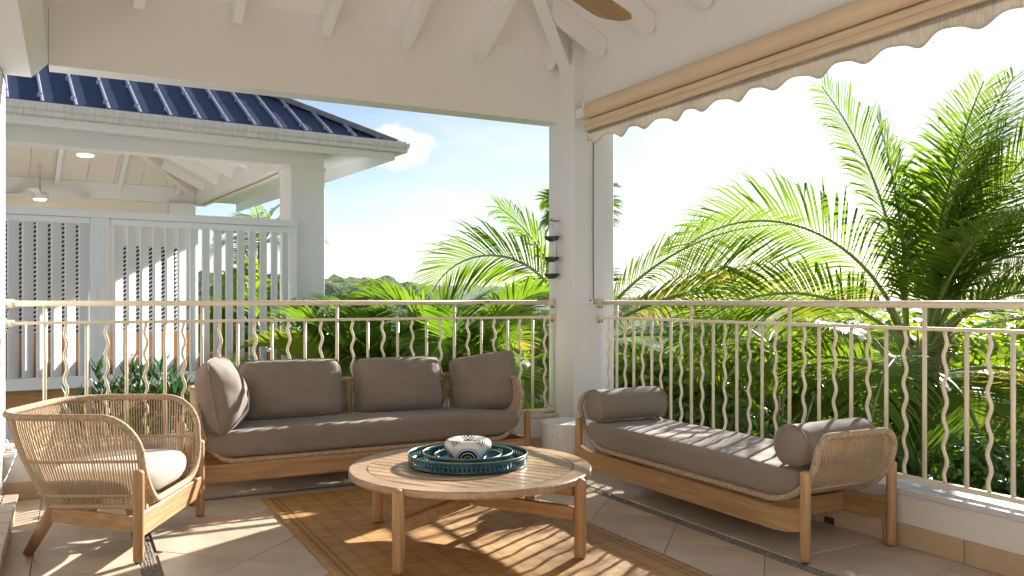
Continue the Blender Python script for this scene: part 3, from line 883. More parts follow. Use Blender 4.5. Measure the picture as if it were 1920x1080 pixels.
# skirt down to the floor
edge = [i for i in range(nx + 1)] + [j * (nx + 1) + nx for j in range(1, ny + 1)] + [ny * (nx + 1) + i for i in range(nx - 1, -1, -1)] + [j * (nx + 1) for j in range(ny - 1, 0, -1)]
b0 = len(vs)
for e in edge: vs.append((vs[e][0], vs[e][1], 0.0015))
for i in range(len(edge)):
    j = (i + 1) % len(edge); fs.append((edge[i], b0 + i, b0 + j, edge[j]))
rug = MB().add(vs, fs, True).build('rug', M['rug'], fix=False); rug.location = (rcx, rcy, 0)
tag(rug, 'long tan woven reed mat lying under the round coffee table', 'rug')

# ------------------------------------------------------------------ furniture helpers
def leg_mesh(h, r=0.0225, r0=None):
    p = [(0.0, 0.006), (r * .8, 0.006), (r * .95, 0.010), (r * .97, .03), (r, h * .5), (r, h - r * .7)]
    p += [(r * math.cos(a), h - r * .7 + r * .7 * math.sin(a)) for a in (R(20), R(45), R(70))] + [(0.0, h)]
    return MB().lathe(p, 20)
def add_leg(parent, x, y, h=0.385):
    o = leg_mesh(h).build('leg', M['teak_z'], parent, False); o.location = (x, y, 0)
    MB().lathe([(0, 0.0005), (.014, 0.0005), (.014, .0065), (0, .0065)], 14).build('foot_pad', M['dark'], o, False)
    return o
def loft(pts, a0, a1, rr, axis, n=5, wr=0.0, seed=0):
    """extrude a closed profile with rounded ends; axis 'x' -> pts are (y,z); axis 'y' -> (x,z)"""
    m = len(pts); P = [Vector(p) for p in pts]
    ar = sum(P[i].x * P[(i + 1) % m].y - P[(i + 1) % m].x * P[i].y for i in range(m))
    sg = 1 if ar > 0 else -1
    nr = []
    for i in range(m):
        e = P[(i + 1) % m] - P[i - 1]; e.normalize(); nr.append(Vector((-e.y, e.x)) * sg)
    st = []
    for i in range(n + 1):
        t = math.pi / 2 * i / n; st.append((a0 + rr * (1 - math.sin(t)), rr * (1 - math.cos(t))))
    st = [(a0 + rr * (1 - math.sin(math.pi / 2 * i / n)), rr * (1 - math.cos(math.pi / 2 * i / n))) for i in range(n, -1, -1)]
    mid = max(2, int((a1 - a0 - 2 * rr) / .035))
    inner = [(a0 + rr + (a1 - a0 - 2 * rr) * k / mid, 0.0) for k in range(1, mid)]
    st2 = [(a1 - (x_ - a0), d) for x_, d in reversed(st)]
    secs = st + inner + st2
    vs = []
    for a, d in secs:
        for i in range(m):
            p = P[i] + nr[i] * d
            v_ = Vector((a, p.x, p.y)) if axis == 'x' else Vector((p.x, a, p.y))
            if wr:
                q_ = wr * fbm(v_ + Vector((seed, 0, 0)), 5.0, 3)
                v_ += (Vector((0, nr[i].x, nr[i].y)) if axis == 'x' else Vector((nr[i].x, 0, nr[i].y))) * -q_
            vs.append(v_)
    fs = []
    for s_ in range(len(secs) - 1):
        for i in range(m):
            j = (i + 1) % m; fs.append((s_ * m + i, s_ * m + j, (s_ + 1) * m + j, (s_ + 1) * m + i))
    fs += [tuple(range(m - 1, -1, -1)), tuple((len(secs) - 1) * m + i for i in range(m))]
    return MB().add(vs, fs, True)
def mattress_profile(a0, a1, zb, zt, rb, rt, crown=0.012):
    """long section of a seat pad: big round lower corners, small upper ones"""
    pts = []
    for i in range(9):
        t = math.pi / 2 * i / 8; pts.append((a0 + rb * (1 - math.cos(t)) if False else a0 + rb * (1 - math.sin(t)) , zb + (zt - zb - rt) * (1 - math.cos(t))))
    # from the bottom start up to the left side
    left = [(a0 + rb * (1 - math.sin(math.pi / 2 * i / 8)), zb + (zt - zb - rt) * (1 - math.cos(math.pi / 2 * i / 8))) for i in range(9)]
    left += [(a0 + rt * (1 - math.cos(math.pi / 2 * i / 4)), zt - rt + rt * math.sin(math.pi / 2 * i / 4)) for i in range(1, 5)]
    nt_ = max(6, int((a1 - a0) / .05)); top = []
    for i in range(1, nt_):
        t = i / nt_; top.append((a0 + rt + (a1 - a0 - 2 * rt) * t, zt + crown * math.sin(math.pi * t) ** .6))
    right = [(a0 + a1 - x_, z_) for x_, z_ in reversed(left)]
    bot = [(a1 - rb - (a1 - a0 - 2 * rb) * i / nt_, zb) for i in range(1, nt_)]
    return left + top + right + bot
def pillow(w, h, th, seed, n=26, mat='taupe', plump=0.42):
    """a soft scatter cushion standing in the local x-z plane, thickness along y; origin at its lower edge"""
    vs, fs, idx = [], [], {}
    for side in (1, -1):
        for j in range(n + 1):
            for i in range(n + 1):
                u, v_ = -1 + 2 * i / n, -1 + 2 * j / n
                if (i in (0, n) or j in (0, n)) and side == -1:
                    idx[(side, i, j)] = idx[(1, i, j)]; continue
                x = u * math.sqrt(1 - .16 * v_ ** 4) * (1 - .035 * (1 - v_ * v_)) ; z = v_ * math.sqrt(1 - .16 * u ** 4) * (1 - .03 * (1 - u * u))
                t = max(0.0, (1 - abs(u) ** 2.6) * (1 - abs(v_) ** 2.6)) ** plump
                bot = 1 + .16 * (-v_) * (1 - abs(v_) ** 3)          # heavier below
                y = side * th / 2 * t * bot
                p = Vector((x * w / 2, y, z * h / 2))
                e = 1 - max(abs(u), abs(v_))
                y2 = fbm(p + Vector((seed * 3.7, side, seed)), 7.0, 3) * .014 * min(1, e * 5) + .014 * fbm(p + Vector((0, side * 3, seed)), 3.0, 2) * min(1, e * 4)
                # gathers running in from the seam
                y2 += .004 * math.sin((u * 9 + seed) * 2.2) * math.exp(-(1 - abs(v_)) * 7) * min(1, e * 20)
                p.y += y2 * side
                p.z += h / 2
                idx[(side, i, j)] = len(vs); vs.append(tuple(p))
        for j in range(n):
            for i in range(n):
                f_ = (idx[(side, i, j)], idx[(side, i + 1, j)], idx[(side, i + 1, j + 1)], idx[(side, i, j + 1)])
                fs.append(f_ if side == -1 else f_[::-1])
    mb = MB().add(vs, fs, True)
    rim = [idx[(1, i, 0)] for i in range(n)] + [idx[(1, n, j)] for j in range(n)] + [idx[(1, i, n)] for i in range(n, 0, -1)] + [idx[(1, 0, j)] for j in range(n, 0, -1)]
    pip = MB().tube([vs[i] for i in rim], .0045, 6, closed=True)
    return mb, pip
def place_pillow(name, label, group, w, h, th, seed, loc, yaw, lean, roll=0, mat='taupe', plump=.42):
    mb, pip = pillow(w, h, th, seed, plump=plump)
    o = mb.build(name, M[mat], None, fix=False)
    tag(o, label, 'cushion', group)
    o.matrix_basis = Matrix.Translation(loc) @ Matrix.Rotation(yaw, 4, 'Z') @ Matrix.Rotation(lean, 4, 'X') @ Matrix.Rotation(roll, 4, 'Y')
    pip.build('piping', M[mat], o, False)
    return o

class Tub:
    """the roped shell of sofa and armchair. local frame: front edge on y=0, back towards +y"""
    def __init__(s, hwb, Db, hwt, Dt, z0, z1, rb, rt, L, v0, ko=2.2, kz=1.35, yb0=0.0, yt0=0.0):
        s.__dict__.update(locals())
    def path(s, hw, D, r, y0, q):
        """q in 0..1 from front right round the back to front left, piecewise"""
        segs = [D - y0 - r, math.pi / 2 * r, 2 * (hw - r), math.pi / 2 * r, D - y0 - r]
        # use fixed shares so bottom and top correspond
        sh = s.sh
        a = q
        for k in range(5):
            if a <= sh[k] or k == 4:
                t = min(1, a / sh[k]); break
            a -= sh[k]
        if k == 0: return Vector((hw, y0 + (D - y0 - r) * t, 0))
        if k == 1: return Vector((hw - r + r * math.cos(t * math.pi / 2), D - r + r * math.sin(t * math.pi / 2), 0))
        if k == 2: return Vector((hw - r - 2 * (hw - r) * t, D, 0))
        if k == 3: return Vector((-hw + r - r * math.sin(t * math.pi / 2), D - r + r * math.cos(t * math.pi / 2), 0))
        return Vector((-hw, D - r - (D - y0 - r) * t, 0))
    def setup(s):
        segs = [s.Dt - s.yt0 - s.rt, math.pi / 2 * s.rt, 2 * (s.hwt - s.rt), math.pi / 2 * s.rt, s.Dt - s.yt0 - s.rt]
        s.len = sum(segs); s.sh = [a / s.len for a in segs]
    def S(s, q, v):
        B = s.path(s.hwb, s.Db, s.rb, s.yb0, q); T = s.path(s.hwt, s.Dt, s.rt, s.yt0, q)
        o = 1 - (1 - v) ** s.ko
        p = B.lerp(T, o); p.z = s.z0 + (s.z1 - s.z0) * v ** s.kz
        return p
    def vend(s, q):
        d = min(q, 1 - q) * s.len
        if d >= s.L: return 1.0
        return s.v0 + (1 - s.v0) * math.sqrt(max(0, 1 - (1 - d / s.L) ** 2))
    def build(s, root, nrope, bands, rr=0.0042, rim_r=0.0152, posts=(), swoop=0.0):
        s.setup()
        ends = [] if swoop else [(0.0, s.v0 * i / 8) for i in range(8)]
        ends += [(s.L * (1 - math.cos(R(90 * i / 9))) / s.len, s.v0 + (1 - s.v0) * math.sin(R(90 * i / 9))) for i in range(10)]
        nm = 46
        q0 = s.L / s.len
        sw = []
        if swoop:
            A = s.S(0.0, s.v0)
            sw = [Vector((A.x - swoop * (1 - math.sin(R(9 * i))), A.y - .012 * math.sin(R(18 * i)), A.z - (A.z - s.z0 - .004) * math.cos(R(9 * i)))) for i in range(10)]
        sm_ = [Vector((-p.x, p.y, p.z)) for p in sw]
        loop = sw + [s.S(q, v) for q, v in ends] + [s.S(q0 + (1 - 2 * q0) * i / nm, 1.0) for i in range(1, nm)] + [s.S(1 - q, v) for q, v in reversed(ends)] + sm_[::-1]
        a, b = loop[-1], loop[0]
        loop += [a.lerp(b, i / 12) for i in range(1, 12)]
        MB().tube(loop, rim_r, 10, closed=True).build('rim', M['wrap'], root, False)
        low = [s.S(i / 50, 0.0) for i in range(51)]
        MB().tube(low, 0.012, 8).build('base_ring', M['rope'], root, False)
        mb = MB()
        r = random.Random(3)
        for i in range(nrope):
            q = (i + .5) / nrope
            ve = s.vend(q)
            pts = []
            jq = r.uniform(-.12, .12) / nrope
            for k in range(8):
                t = k / 7
                pts.append(s.S(min(1, max(0, q + jq * math.sin(t * 3.1))), ve * t))
            mb.tube(pts, rr * r.uniform(.85, 1.15), 5, caps=False)
        tag(mb.build('rope_weave', M['rope'], root, False, fix=False), kind='stuff')
        for v in bands:
            pts = [s.S(i / 80, min(v, s.vend(i / 80))) for i in range(81)]
            MB().tube(pts, 0.0075, 6).build('rope_band', M['rope'], root, False)
        for q in posts:
            MB().tube([s.S(q, k / 10) + Vector((0, 0, 0)) for k in range(11)], 0.0125, 8).build('wrapped_post', M['rope'], root, False)

# ------------------------------------------------------------------ sofa
SX0, SX1, SYF, SYB = 0.56, 2.605, 4.765, 5.25
sofa = thing('sofa', 'long teak and rope sofa with a taupe seat pad against the far railing', 'sofa', ((SX0 + SX1) / 2, SYF, 0))
hw = (SX1 - SX0) / 2
for sx in (-1, 1):
    add_leg(sofa, sx * hw, 0); add_leg(sofa, sx * hw, SYB - SYF)
MB().box(-hw + .02, hw - .02, -0.014, 0.014, .105, .205, .004).build('front_rail', M['teak_x'], sofa, False)
MB().box(-hw + .02, hw - .02, SYB - SYF - .014, SYB - SYF + .014, .105, .205, .004).build('back_rail', M['teak_x'], sofa, False)
for sx in (-1, 1):
    MB().box(sx * hw - .014, sx * hw + .014, .02, SYB - SYF - .02, .105, .205, .004).build('side_rail', M['teak_y'], sofa, False)
tb = Tub(hw - .21, .38, hw - .035, .53, .218, .585, .10, .20, .13, .70, 2.4, 1.5, 0.0, 0.0)
tb.build(sofa, 215, (.45,), rr=.0036, posts=(.345, .5, .655))
pf = mattress_profile(-hw + .055, hw - .055, .236, .372, .20, .045, .014)
loft(pf, -0.022, .43, .035, 'y', 5, .004, 2).build('seat_pad', M['taupe'], sofa, False)

G = 'loose cushions on the sofa'
place_pillow('cushion', 'plump taupe cushion seen edge-on at the left end of the sofa', G, .50, .43, .27, 1, (0.775, 4.93, .352), R(72), R(-10), 0, plump=.62)
place_pillow('cushion', 'upright taupe back cushion on the sofa, second from its left end', G, .645, .378, .24, 2, (1.19, 5.155, .362), 0, R(-13))
place_pillow('cushion', 'upright taupe back cushion on the sofa, second from its right end', G, .605, .375, .24, 3, (1.885, 5.16, .358), R(-2), R(-13))
place_pillow('cushion', 'tilted taupe cushion leaning in the right end of the sofa', G, .47, .40, .22, 4, (2.435, 5.02, .352), R(-40), R(-16), R(-10))

# ------------------------------------------------------------------ armchair
CH_A = R(64.3)
ch = thing('armchair', 'round-backed rope armchair with a pale seat pad at the left', 'armchair', (0.407, 4.166, 0), CH_A)
for sx in (-1, 1):
    add_leg(ch, sx * .378, 0, .39)
    # splayed rear leg
    top, foot = Vector((sx * .255, .400, .215)), Vector((sx * .255, .520, 0.004))
    MB().tube([foot, top], [.021, .029], 14, flat=(1, .8)).build('leg', M['teak_z'], ch, False)
MB().rod((-.36, 0, .155), (.36, 0, .155), .028, .10, ch=.004).build('front_rail', M['teak_x'], ch, False)
for sx in (-1, 1):
    MB().rod((sx * .37, .015, .160), (sx * .262, .41, .180), .026, .062, ch=.004).build('side_rail', M['teak_y'], ch, False)
MB().rod((-.26, .41, .18), (.26, .41, .18), .026, .06, ch=.004).build('back_rail', M['teak_x'], ch, False)
tc_ = Tub(.285, .47, .372, .635, .215, .607, .12, .22, .17, .55, 1.35, 1.02, 0.0, -0.0)
tc_.build(ch, 142, (.13, .52), rr=.0034, posts=(.30, .70), swoop=.20)
for sx in (-1, 1):      # short ropes fanning from the front rim to the base ring
    mb = MB()
    for i in range(9):
        A = tc_.S(0.0, .55); th = R(84 - 9 * i)
        p1 = Vector((A.x - .20 * (1 - math.sin(th)), A.y, A.z - (A.z - .219) * math.cos(th)))
        p0 = Vector((tc_.hwb - .012 * i, .004, .217))
        mb.tube([(sx * p0.x, p0.y, p0.z), (sx * (p0.x + p1.x) / 2, -.004, (p0.z + p1.z) / 2), (sx * p1.x, p1.y, p1.z)], .0034, 5, caps=False)
    tag(mb.build('rope_fan', M['rope'], ch, False, fix=False), kind='stuff')
# seat pad: follows the tub
vs, fs = [], []
n_a, n_r = 48, 10
def pad_pt(a, rr_, z):
    # rounded rectangle 0.60 x 0.52, centre y .245
    cx_, sx_ = math.cos(a), math.sin(a)
    e = 3.6
    k_ = (abs(cx_) ** e + abs(sx_) ** e) ** (-1 / e)
    return Vector((cx_ * k_ * .305 * rr_, .238 + sx_ * k_ * .25 * rr_, z))
prof = [(0.0, .372), (.35, .374), (.6, .372), (.8, .366), (.93, .354), (.985, .336), (1.0, .310), (.985, .280), (.92, .250), (.80, .236), (.4, .232), (0, .232)]
for (rr_, z) in prof:
    for k in range(n_a):
        p = pad_pt(2 * math.pi * k / n_a, rr_, z)
        p.z += .004 * fbm(p, 6)
        vs.append(p)
for i in range(len(prof) - 1):
    for k in range(n_a):
        l = (k + 1) % n_a; fs.append((i * n_a + k, i * n_a + l, (i + 1) * n_a + l, (i + 1) * n_a + k))
MB().add(vs, fs, True).build('seat_pad', M['sand'], ch, False)

# ------------------------------------------------------------------ daybed
DX0, DX1, DY0, DY1 = 2.705, 3.235, 2.535, 4.30
db = thing('daybed', 'low teak and rope daybed with a taupe mattress along the right railing', 'daybed', (DX0, DY0, 0))
W_, L_ = DX1 - DX0, DY1 - DY0
for x in (0, W_):
    for y in (0, L_): add_leg(db, x, y, .385)
    # long rail, its upper edge sweeping up to the legs
    pts = []
    nn = 24
    for i in range(nn + 1):
        t = i / nn; y = .018 + (L_ - .036) * t
        e = max(0, 1 - min(t, 1 - t) * L_ / .14); pts.append((y, .203 + .022 * e * e))
    low = [(y_, z_ - .098 - .004 * math.sin(math.pi * i / nn)) for i, (y_, z_) in enumerate(pts)]
    MB().prism(pts + low[::-1], 'x', x - .013, x + .013).build('long_rail', M['teak_y'], db, False)
for y in (.26, L_ - .26):
    MB().box(.016, W_ - .016, y - .013, y + .013, .11, .195, .003).build('cross_rail', M['teak_x'], db, False)
MB().tube([(-.0136, .95, .158), (-.0165, .95, .158)], .0001, 4).build('rail_plate_pin', M['steel'], db, False)
# small oval plate on the front rail
pl = MB(); vs = []
for k in range(24):
    a = 2 * math.pi * k / 24; vs.append((-.0165, .935 + .022 * math.cos(a), .172 + .0095 * math.sin(a)))
vs2 = [(-.0135, y, z) for _, y, z in vs]
pl.add(vs + vs2, [tuple(range(24)), tuple(range(47, 23, -1))] + [(k, (k + 1) % 24, 24 + (k + 1) % 24, 24 + k) for k in range(24)])
pl.build('name_plate', M['steel'], db, False)
def dprof(end, v):
    """profile of the sling at one end: v 0 (flat part) .. 1 (top); end 0 near, 1 far"""
    o = .27 * (1 - (1 - v) ** 2.3); z = .222 + .305 * v ** 1.45
    y = .235 - o - .005
    return (y if end == 0 else L_ - y), z
xa, xb = .030, W_ - .030
for end in (0, 1):
    mb = MB()
    nr_ = 40
    for i in range(nr_):
        x = xa + (xb - xa) * (i + .5) / nr_
        e = min(x - xa, xb - x)
        ve = 1.0 if e > .075 else .80 + .20 * math.sqrt(max(0, 1 - (1 - e / .075) ** 2))
        mb.tube([(x, *dprof(end, ve * k / 9)) for k in range(10)], .0030, 5, caps=False)
    tag(mb.build('rope_weave', M['rope'], db, False, fix=False), kind='stuff')
    for v in (.34,):
        MB().tube([(xa + (xb - xa) * i / 10, *dprof(end, v)) for i in range(11)], .0065, 6).build('rope_band', M['rope'], db, False)
# rim: both long sides and the two rounded ends as one loop
half = []
def endloop(end):
    side = [(xa, *dprof(end, .80 * k / 10)) for k in range(11)]
    corner = []
    for k in range(1, 8):
        a = R(90 * k / 8); e = .075 * (1 - math.cos(a)); v = .80 + .20 * math.sin(a)
        corner.append((xa + e, *dprof(end, v)))
    top = [(xa + .075 + (xb - xa - .15) * k / 6, *dprof(end, 1.0)) for k in range(7)]
    c2 = [(xa + xb - x, y, z) for x, y, z in reversed(corner)]
    s2 = [(xa + xb - x, y, z) for x, y, z in reversed(side)]
    return side + corner + top + c2 + s2
l0, l1 = endloop(0), endloop(1)
lp = l0 + [tuple(Vector(l0[-1]).lerp(Vector(l1[-1]), k / 14)) for k in range(1, 14)] + l1[::-1] + [tuple(Vector(l1[0]).lerp(Vector(l0[0]), k / 14)) for k in range(1, 14)]
MB().tube(lp, .0165, 10, closed=True).build('rim', M['wrap'], db, False)
pf = mattress_profile(.045, L_ - .045, .236, .366, .20, .045, .010)
loft(pf, .006, W_ - .006, .035, 'x', 5, .004, 7).build('mattress', M['taupe'], db, False)
def bolster(label, y, z, r_, x0, x1, seed):
    n = 40; ns = 22; vs, fs = [], []
    for i in range(ns + 1):
        t = i / ns; x = x0 + (x1 - x0) * t
        e = min(t, 1 - t) * (x1 - x0)
        k_ = 1.0 if e > .04 else math.sqrt(max(.0, 1 - (1 - e / .04) ** 2)) * .45 + .55
        if i in (0, ns): k_ = .55
        for k in range(n):
            a = 2 * math.pi * k / n
            p = Vector((x, y + r_ * k_ * 1.06 * math.cos(a), z + r_ * k_ * (math.sin(a) if math.sin(a) > -.8 else -.8 + (math.sin(a) + .8) * .5)))
            q_ = fbm(p + Vector((seed, 0, 0)), 6, 3) * .005
            p += Vector((0, math.cos(a), math.sin(a))) * q_
            vs.append(p)
    for i in range(ns):
        for k in range(n):
            l = (k + 1) % n; fs.append((i * n + k, i * n + l, (i + 1) * n + l, (i + 1) * n + k))
    fs += [tuple(range(n - 1, -1, -1)), tuple(ns * n + k for k in range(n))]
    o = MB().add([tuple(v_ - Vector((x0, y, z))) for v_ in vs], fs, True).build('bolster', M['taupe'], None, fix=False)
    o.location = (x0, y, z)
    tag(o, label, 'bolster', 'bolsters on the daybed')
    for x in (x0 + .028, x1 - .028):
        MB().tube([(x - x0, r_ * 1.04 * math.cos(2 * math.pi * k / 40), r_ * .99 * max(-.88, math.sin(2 * math.pi * k / 40))) for k in range(40)], .003, 5, closed=True).build('piping', M['taupe'], o, False)
bolster('round taupe bolster at the far end of the daybed by the corner column', 4.19, .466, .098, DX0 + .012, DX1 - .005, 1)
bolster('round taupe bolster at the near end of the daybed', 2.665, .464, .094, DX0 + .025, DX1 - .01, 5)

# ------------------------------------------------------------------ coffee table
TC = Vector((1.605, 3.475, 0)); TR = .548; TA = math.atan2(-.956, .58)
ct = thing('coffee_table', 'round slatted teak coffee table on the reed mat', 'coffee table', TC, TA)
ZT = .347; RUGZ = .0095
# ring border
n = 96; RI = .468
vs, fs = [], []
pr = [(TR - .006, ZT), (TR, ZT - .006), (TR, ZT - .026), (TR - .006, ZT - .032), (RI, ZT - .032), (RI, ZT)]
MB().lathe(pr + [pr[0]], n, smooth=False).build('rim_ring', M['teak_top'], ct, False)
w_ = .0600; gap = .0095
nsl = int(2 * RI / w_)
y0_ = -nsl * w_ / 2
for i in range(nsl + 1):
    ya, yb = max(y0_ + i * w_ + gap / 2, -RI + .008), min(y0_ + (i + 1) * w_ - gap / 2, RI - .008)
    if yb - ya < .01: continue
    r_ = RI - .005
    pts = []
    for k in range(7):
        y = ya + (yb - ya) * k / 6; pts.append((math.sqrt(max(0, r_ * r_ - y * y)), y))
    for k in range(7):
        y = yb + (ya - yb) * k / 6; pts.append((-math.sqrt(max(0, r_ * r_ - y * y)), y))
    if pts[0][0] < .03: continue
    MB().prism(pts, 'z', ZT - .024, ZT - .0006 + rnd.uniform(-.0006, .0002)).build('slat', M['teak_top'], ct, False)
MB().lathe([(0, ZT - .046), (.16, ZT - .046), (.16, ZT - .026), (0, ZT - .026)], 32).build('centre_plate', M['teak_x'], ct, False)
lr = .551
legs = []
for k, (fx, fy) in enumerate(((1.162, 3.177), (1.902, 3.001), (1.32, 3.957), (2.057, 3.757))):
    d = Vector((fx, fy, 0)) - TC; d.z = 0; d = d.normalized() * lr
    d = Matrix.Rotation(-TA, 4, 'Z') @ d
    o = leg_mesh(ZT - RUGZ + .004, .0265).build('leg', M['teak_z'], ct, False); o.location = (d.x, d.y, RUGZ - .004); legs.append(d)
    MB().rod((d.x * .955, d.y * .955, .195), (d.x * .03, d.y * .03, .195), .03, .055, ch=.004).build('stretcher', M['teak_x'], ct, False)
    MB().rod((d.x * .945, d.y * .945, .290), (d.x * .28, d.y * .28, .290), .032, .045, ch=.003).build('top_brace', M['teak_x'], ct, False)

# trays and bowl
def glaze(name, c0, c1, c2):
    m, nt, b = newmat(name)
    v = coords(nt); n = N(nt, 'ShaderNodeTexNoise', Scale=9, Detail=5); nt.links.new(v, n.inputs['Vector'])
    nt.links.new(ramp(nt, n.outputs['Fac'], [(.3, c0), (.5, c1), (.7, c2)]), b.inputs['Base Color'])
    b.inputs['Roughness'].default_value = .22
    return m
M['glaze'] = glaze('teal_enamel', (0.005, 0.04, 0.07), (0.009, 0.078, 0.10), (0.012, 0.105, 0.10))
M['glaze_in'] = glaze('blue_enamel', (0.008, 0.06, 0.13), (0.012, 0.095, 0.17), (0.012, 0.12, 0.15))
M['edge'] = noisy('brass_edge', (0.16, 0.15, 0.08), (0.34, 0.31, 0.18), 30, .35)
def tray(label, r_, z, h, nslot, ox, oy):
    t = thing('round_tray', label, 'tray', (TC.x + ox, TC.y + oy, z), 0, 'nested round trays')
    MB().lathe([(0, .0005), (r_ - .004, .0005), (r_ - .002, .004), (r_ - .006, .006), (0, .006)], 64).build('tray_floor', M['glaze_in'], t, False)
    # wall pierced with a row of upright slots: lower band, posts, upper band
    wl_ = MB()
    zs0, zs1 = h * .30, h * .74
    wl_.lathe([(r_, .002), (r_ + .001, zs0), (r_ - .002, zs0), (r_ - .003, .002), (r_, .002)], 96)
    wl_.lathe([(r_ + .001, zs1), (r_ + .002, h), (r_ - .001, h), (r_ - .002, zs1), (r_ + .001, zs1)], 96)
    for k in range(nslot):
        a = 2 * math.pi * k / nslot; da = math.pi / nslot * .62
        vs = []
        for zz, sc_ in ((zs0 - .001, 1.25), ((zs0 + zs1) / 2, .8), (zs1 + .001, 1.25)):
            for q_ in (-1, 1):
                for rr_ in (r_ + .001, r_ - .002):
                    vs.append((rr_ * math.cos(a + q_ * da * sc_), rr_ * math.sin(a + q_ * da * sc_), zz))
        fs = []
        for s_ in (0, 4):
            fs += [(s_, s_ + 4, s_ + 6, s_ + 2), (s_ + 1, s_ + 3, s_ + 7, s_ + 5), (s_, s_ + 1, s_ + 5, s_ + 4), (s_ + 2, s_ + 6, s_ + 7, s_ + 3)]
        wl_.add(vs, fs)
    wl_.build('pierced_wall', M['glaze'], t, False)
    MB().tube([(r_ * math.cos(2 * math.pi * k / 96), r_ * math.sin(2 * math.pi * k / 96), h + .001) for k in range(96)], .0020, 6, closed=True).build('rolled_edge', M['edge'], t, False)
tray('largest of the nested teal trays on the coffee table', .272, ZT + .0005, .052, 84, .0, .03)
tray('middle teal tray lying inside the largest tray', .205, ZT + .0072, .050, 66, .0, .03)
tray('smallest blue tray, directly under the painted bowl', .152, ZT + .0139, .031, 48, .0, .03)
# painted bowl
m, nt, b = newmat('painted_glaze')
t = N(nt, 'ShaderNodeTexCoord'); sp = N(nt, 'ShaderNodeSeparateXYZ'); nt.links.new(t.outputs['Object'], sp.inputs[0])
ang = mth('ARCTAN2', sp.outputs[1], sp.outputs[0], nt)
def frac_rep(nrep, off):
    v_ = mth('ADD', mth('MULTIPLY', ang, nrep / (2 * math.pi), nt), 10 + off, nt)
    return mth('MULTIPLY', mth('SUBTRACT', mth('FRACT', v_, None, nt), .5, nt), 2 * math.pi / nrep, nt)
rad = mth('SQRT', mth('ADD', mth('MULTIPLY', sp.outputs[0], sp.outputs[0], nt), mth('MULTIPLY', sp.outputs[1], sp.outputs[1], nt), nt), None, nt)
u1 = mth('MULTIPLY', frac_rep(5, .1), rad, nt)
z1 = mth('SUBTRACT', sp.outputs[2], .014, nt)
d1 = mth('SQRT', mth('ADD', mth('MULTIPLY', u1, u1, nt), mth('MULTIPLY', z1, z1, nt), nt), None, nt)
Wc, Nv, Gd, Bk = (.72, .70, .64), (.012, .025, .09), (.35, .27, .12), (.02, .02, .025)
lowc = N(nt, 'ShaderNodeValToRGB'); lowc.color_ramp.interpolation = 'CONSTANT'
stops = [(0, Bk), (.18, Gd), (.30, Bk), (.44, Wc), (.50, Nv), (.66, Wc), (.74, (.12, .2, .4)), (.80, Wc)]
while len(lowc.color_ramp.elements) < len(stops): lowc.color_ramp.elements.new(.5)
for e, (p_, c_) in zip(lowc.color_ramp.elements, stops): e.position = p_; e.color = (*c_, 1)
nt.links.new(mth('MULTIPLY', d1, 1 / .068, nt), lowc.inputs[0])
u2 = mth('MULTIPLY', frac_rep(5, .6), rad, nt); z2 = mth('SUBTRACT', sp.outputs[2], .096, nt)
d2 = mth('ADD', mth('ABSOLUTE', u2, None, nt), mth('ABSOLUTE', mth('MULTIPLY', z2, 1.3, nt), None, nt), nt)
upc = N(nt, 'ShaderNodeValToRGB'); upc.color_ramp.interpolation = 'CONSTANT'
stops = [(0, Bk), (.25, Wc), (.42, Bk), (.58, Wc), (.75, Bk), (.86, Wc)]
while len(upc.color_ramp.elements) < len(stops): upc.color_ramp.elements.new(.5)
for e, (p_, c_) in zip(upc.color_ramp.elements, stops): e.position = p_; e.color = (*c_, 1)
nt.links.new(mth('MULTIPLY', d2, 1 / .040, nt), upc.inputs[0])
mxb = N(nt, 'ShaderNodeMix', data_type='RGBA'); nt.links.new(mth('GREATER_THAN', sp.outputs[2], .066, nt), mxb.inputs['Factor'])
nt.links.new(lowc.outputs[0], mxb.inputs['A']); nt.links.new(upc.outputs[0], mxb.inputs['B'])
nt.links.new(mxb.outputs['Result'], b.inputs['Base Color']); b.inputs['Roughness'].default_value = .15
M['painted'] = m
bl = thing('painted_bowl', 'white bowl painted with dark eyes and arches, standing in the smallest tray', 'bowl', (TC.x, TC.y + .03, ZT + .0205))
MB().lathe([(0, .0005), (.076, .0005), (.081, .005), (.092, .022), (.103, .044), (.1085, .062), (.108, .076), (.101, .087), (.092, .093), (.084, .095), (.072, .091), (.045, .084), (.032, .079), (.030, .065), (.06, .05), (.05, .012), (0, .010)], 64).build('bowl_body', M['painted'], bl, False)

# ------------------------------------------------------------------ ribbed stool in the corner
ps = thing('ribbed_stool', 'low white ribbed drum stool in the corner behind the daybed', 'stool', (2.925, 4.785, 0))
pr = []
vs, fs = [], []
nn = 240; rs = .178; hs = .288
for zz, rr_, rib in ((.001, rs - .004, 0), (.008, rs, 1), (hs - .022, rs, 1), (hs - .018, rs, 0), (hs - .006, rs + .001, 0), (hs, rs - .006, 0)):
    for k in range(nn):
        a = 2 * math.pi * k / nn
        r2 = rr_ + (.0022 * (1 if (k // 2) % 2 else -1) if rib else 0)
        vs.append((r2 * math.cos(a), r2 * math.sin(a), zz))
for i in range(5):
    for k in range(nn):
        l = (k + 1) % nn; fs.append((i * nn + k, i * nn + l, (i + 1) * nn + l, (i + 1) * nn + k))
MB().add(vs, fs).build('ribbed_drum', M['white'], ps, False)
MB().lathe([(rs - .006, hs), (rs - .014, hs - .004), (0, hs - .004)], 64).build('seat_top', M['white'], ps, False)

